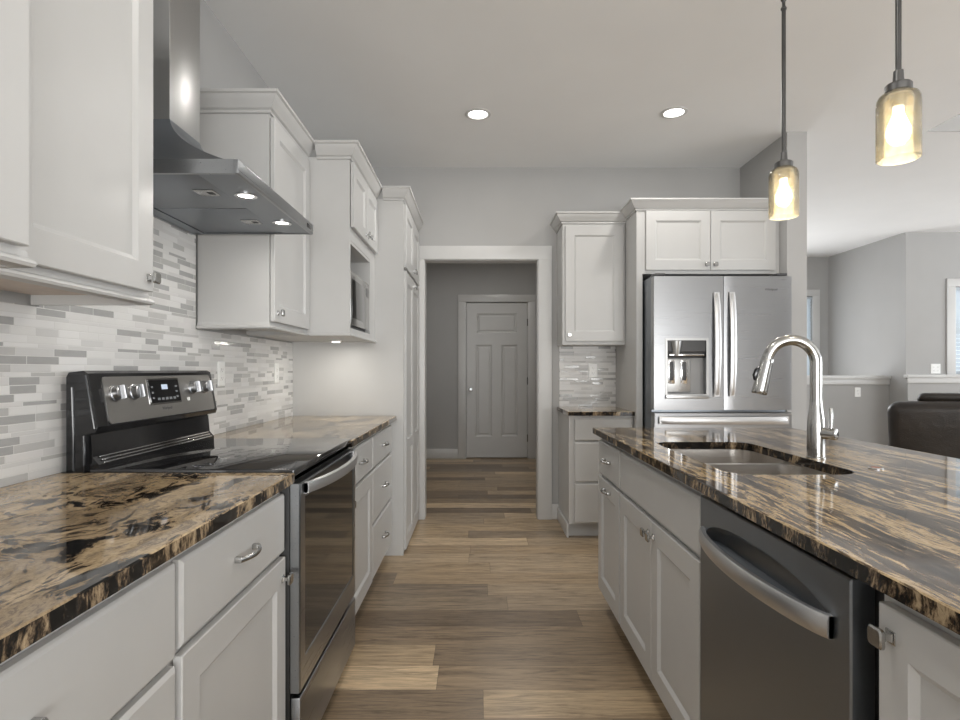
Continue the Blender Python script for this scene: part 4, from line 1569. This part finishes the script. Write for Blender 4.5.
for i in range(29):
    a_ = -1 + 2 * i / 28
    u = (u0 + u1) / 2 + a_ * (u1 - u0) / 2
    d = 0.030 + 0.042 * (1 - a_ ** 2) ** 0.75
    z = ZH + 0.004
    rings.append([(u, d - 0.007, z - 0.020), (u, d + 0.003, z - 0.020), (u, d + 0.007, z - 0.012), (u, d + 0.007, z + 0.012), (u, d + 0.003, z + 0.020), (u, d - 0.007, z + 0.020)])
hm.loft(rings)
for u in (u0 + 0.008, u1 - 0.008):
    hm.box(u - 0.008, u + 0.008, 0.025, 0.034, ZH - 0.015, ZH + 0.023)
hm.build('handle', M['steel_handle'], ddo, smooth=35)

# ------------------------------------------------------------------ pendants


def pendant(x, y, label):
    zb, zt = 1.802, 1.984
    r = thing('pendant_light', label, 'pendant light', (x, y, CZ), 'pendant lights over the island')
    MB().lathe((x, y, CZ - 0.0005), [(0.06, 0.0), (0.06, -0.012), (0.050, -0.022), (0.012, -0.026), (0.0, -0.026)], 28).build('ceiling_plate', M['rod'], r)
    rod = MB().lathe((x, y, 2.045), [(0.0075, 0.0), (0.0075, 0.555)], 12)
    rod.lathe((x, y, 2.600), [(0.010, 0.0), (0.011, 0.006), (0.006, 0.014), (0.006, 0.03), (0.011, 0.038), (0.010, 0.044)], 12)
    rod.lathe((x, y, 2.640), [(0.0075, 0.0), (0.0075, 0.19)], 12)
    rod.build('rod', M['rod'], r)
    cap = MB().lathe((x, y, zt), [(0.0, 0.066), (0.012, 0.065), (0.014, 0.034), (0.030, 0.028), (0.033, 0.024), (0.033, 0.006), (0.031, 0.004), (0.020, 0.003), (0.020, -0.035), (0.0, -0.035)], 28)
    cap.build('socket_cap', M['pewter'], r)
    ro = 0.0530
    prof = [(0.022, zt + 0.003), (0.038, zt + 0.002), (0.047, zt - 0.004), (0.052, zt - 0.016), (ro, zt - 0.030), (ro, zb), (ro - 0.0035, zb - 0.002), (ro - 0.0045, zb + 0.001), (ro - 0.0045, zt - 0.030), (0.047, zt - 0.018), (0.043, zt - 0.009), (0.038, zt - 0.004), (0.022, zt - 0.002)]
    g = MB()
    g.lathe((x, y, 0), prof, 40, 2, False)
    g.build('glass_shade', M['amber'], r, smooth=50)
    bl = MB().lathe((x, y, zt - 0.036), [(0.0, 0.0), (0.013, 0.0), (0.014, -0.02), (0.022, -0.040), (0.029, -0.060), (0.030, -0.075), (0.025, -0.093), (0.014, -0.105), (0.0, -0.109)], 24)
    bl.build('bulb', M['bulb'], r)
    l = bpy.data.lights.new('pendant_glow', 'POINT')
    l.energy = PEND
    l.color = (1, 0.90, 0.72)
    l.shadow_soft_size = 0.03
    lo = bpy.data.objects.new('pendant_glow', l)
    lo.location = (0, 0, zb - 0.03 - CZ)
    lo.parent = r
    COL.objects.link(lo)
    return r


pendant(1.180, 2.20, 'amber glass pendant light hanging over the far part of the island')
pendant(1.180, 1.600, 'larger looking amber glass pendant light hanging nearer the viewer')

# ------------------------------------------------------------------ recessed ceiling lights


def can(x, y, label, power=DOWN):
    r = thing('recessed_light', label, 'ceiling light', (x, y, CZ), 'recessed ceiling lights')
    MB().lathe((x, y, CZ - 0.0003), [(0.082, 0.0), (0.082, -0.004), (0.066, -0.007), (0.062, -0.002), (0.0, -0.002)], 32).build('trim_ring', M['trim'], r)
    MB().lathe((x, y, CZ - 0.0025), [(0.061, 0.0), (0.055, -0.002), (0.0, -0.003)], 28, 2, False).build('lens', M['lamp'], r)
    l = area('can_light', (0, 0, -0.012), (0, 0, 0), 0.12, 0.12, power, (1, 0.97, 0.92), 'DISK')
    l.parent = r
    return r


can(0.0, 3.654, 'round recessed ceiling light above the aisle between range and island')
can(1.248, 3.63, 'round recessed ceiling light near the refrigerator cabinet')
can(-0.02, 1.30, 'recessed ceiling light above the aisle nearest the viewer')
can(0.30, -1.0, 'recessed ceiling light behind the viewer')
can(0.35, 6.3, 'unseen recessed ceiling light added to brighten the hall', 14.0)  # added out of view, lifts the dark hall
can(2.2, -1.0, 'recessed ceiling light behind the island')

# ------------------------------------------------------------------ sofa beyond the island
so = thing('sofa', 'dark brown leather reclining sofa seen from behind beyond the island', 'sofa', (3.15, 4.36, 0))
SX_0, SX_1 = 3.15, 5.20


def cushion(name, x0, x1, y0, y1, z0, z1, bev, mat, parent, lean=0.0, puff=0.0, taper=0.0):
    bm = bmesh.new()
    bmesh.ops.create_cube(bm, size=1.0)
    for v in bm.verts:
        v.co = Vector(((x0 + x1) / 2 + v.co.x * (x1 - x0), (y0 + y1) / 2 + v.co.y * (y1 - y0), (z0 + z1) / 2 + v.co.z * (z1 - z0)))
    bmesh.ops.bevel(bm, geom=list(bm.edges), offset=bev, segments=5, affect='EDGES', profile=0.5)
    bmesh.ops.subdivide_edges(bm, edges=[e for e in bm.edges if e.calc_length() > 0.15], cuts=3, use_grid_fill=True)
    for v in bm.verts:
        t = (v.co.z - z0) / (z1 - z0)
        v.co.y -= lean * t
        v.co.x = (x0 + x1) / 2 + (v.co.x - (x0 + x1) / 2) * (1 - taper * (1 - t))
        if puff:
            fx = 1 - ((v.co.x - (x0 + x1) / 2) / ((x1 - x0) / 2)) ** 2
            v.co.z += puff * fx * t
    m = MB()
    bm.verts.index_update()
    m.add([tuple(v.co) for v in bm.verts], [[v.index for v in f.verts] for f in bm.faces])
    bm.free()
    return m.build(name, mat, parent, smooth=60)


SB = 4.36
cushion('base', SX_0 + 0.02, SX_1 - 0.02, SB + 0.06, SB + 0.92, 0.02, 0.42, 0.03, M['leather'], so)
cushion('backrest', SX_0 - 0.02, SX_0 + 0.98, SB, SB + 0.26, 0.30, 0.965, 0.080, M['leather'], so, 0.10, 0.020, 0.06)
cushion('backrest', SX_0 + 0.985, SX_1 + 0.02, SB, SB + 0.26, 0.30, 0.965, 0.080, M['leather'], so, 0.10, 0.020, 0.06)
cushion('headrest', SX_0 + 0.17, SX_0 + 0.93, SB + 0.05, SB + 0.25, 0.90, 1.035, 0.045, M['leather'], so, 0.06, 0.006)
cushion('headrest', SX_0 + 1.06, SX_1 - 0.17, SB + 0.05, SB + 0.25, 0.90, 1.035, 0.045, M['leather'], so, 0.06, 0.006)
cushion('seat_cushion', SX_0 + 0.20, SX_0 + 0.98, SB + 0.26, SB + 0.94, 0.40, 0.56, 0.05, M['leather'], so)
cushion('seat_cushion', SX_0 + 0.985, SX_1 - 0.20, SB + 0.26, SB + 0.94, 0.40, 0.56, 0.05, M['leather'], so)
cushion('armrest', SX_0 - 0.01, SX_0 + 0.20, SB + 0.20, SB + 0.95, 0.03, 0.68, 0.06, M['leather'], so)
cushion('armrest', SX_1 - 0.20, SX_1 + 0.01, SB + 0.20, SB + 0.95, 0.03, 0.68, 0.06, M['leather'], so)
for xx in (SX_0 + 0.08, SX_1 - 0.08):
    for yy in (SB + 0.14, SB + 0.86):
        MB().lathe((xx, yy, 0.0005), [(0.025, 0), (0.025, 0.03)], 12).build('foot', M['black_gap'], so)
so.rotation_euler = (0, 0, R(-36))
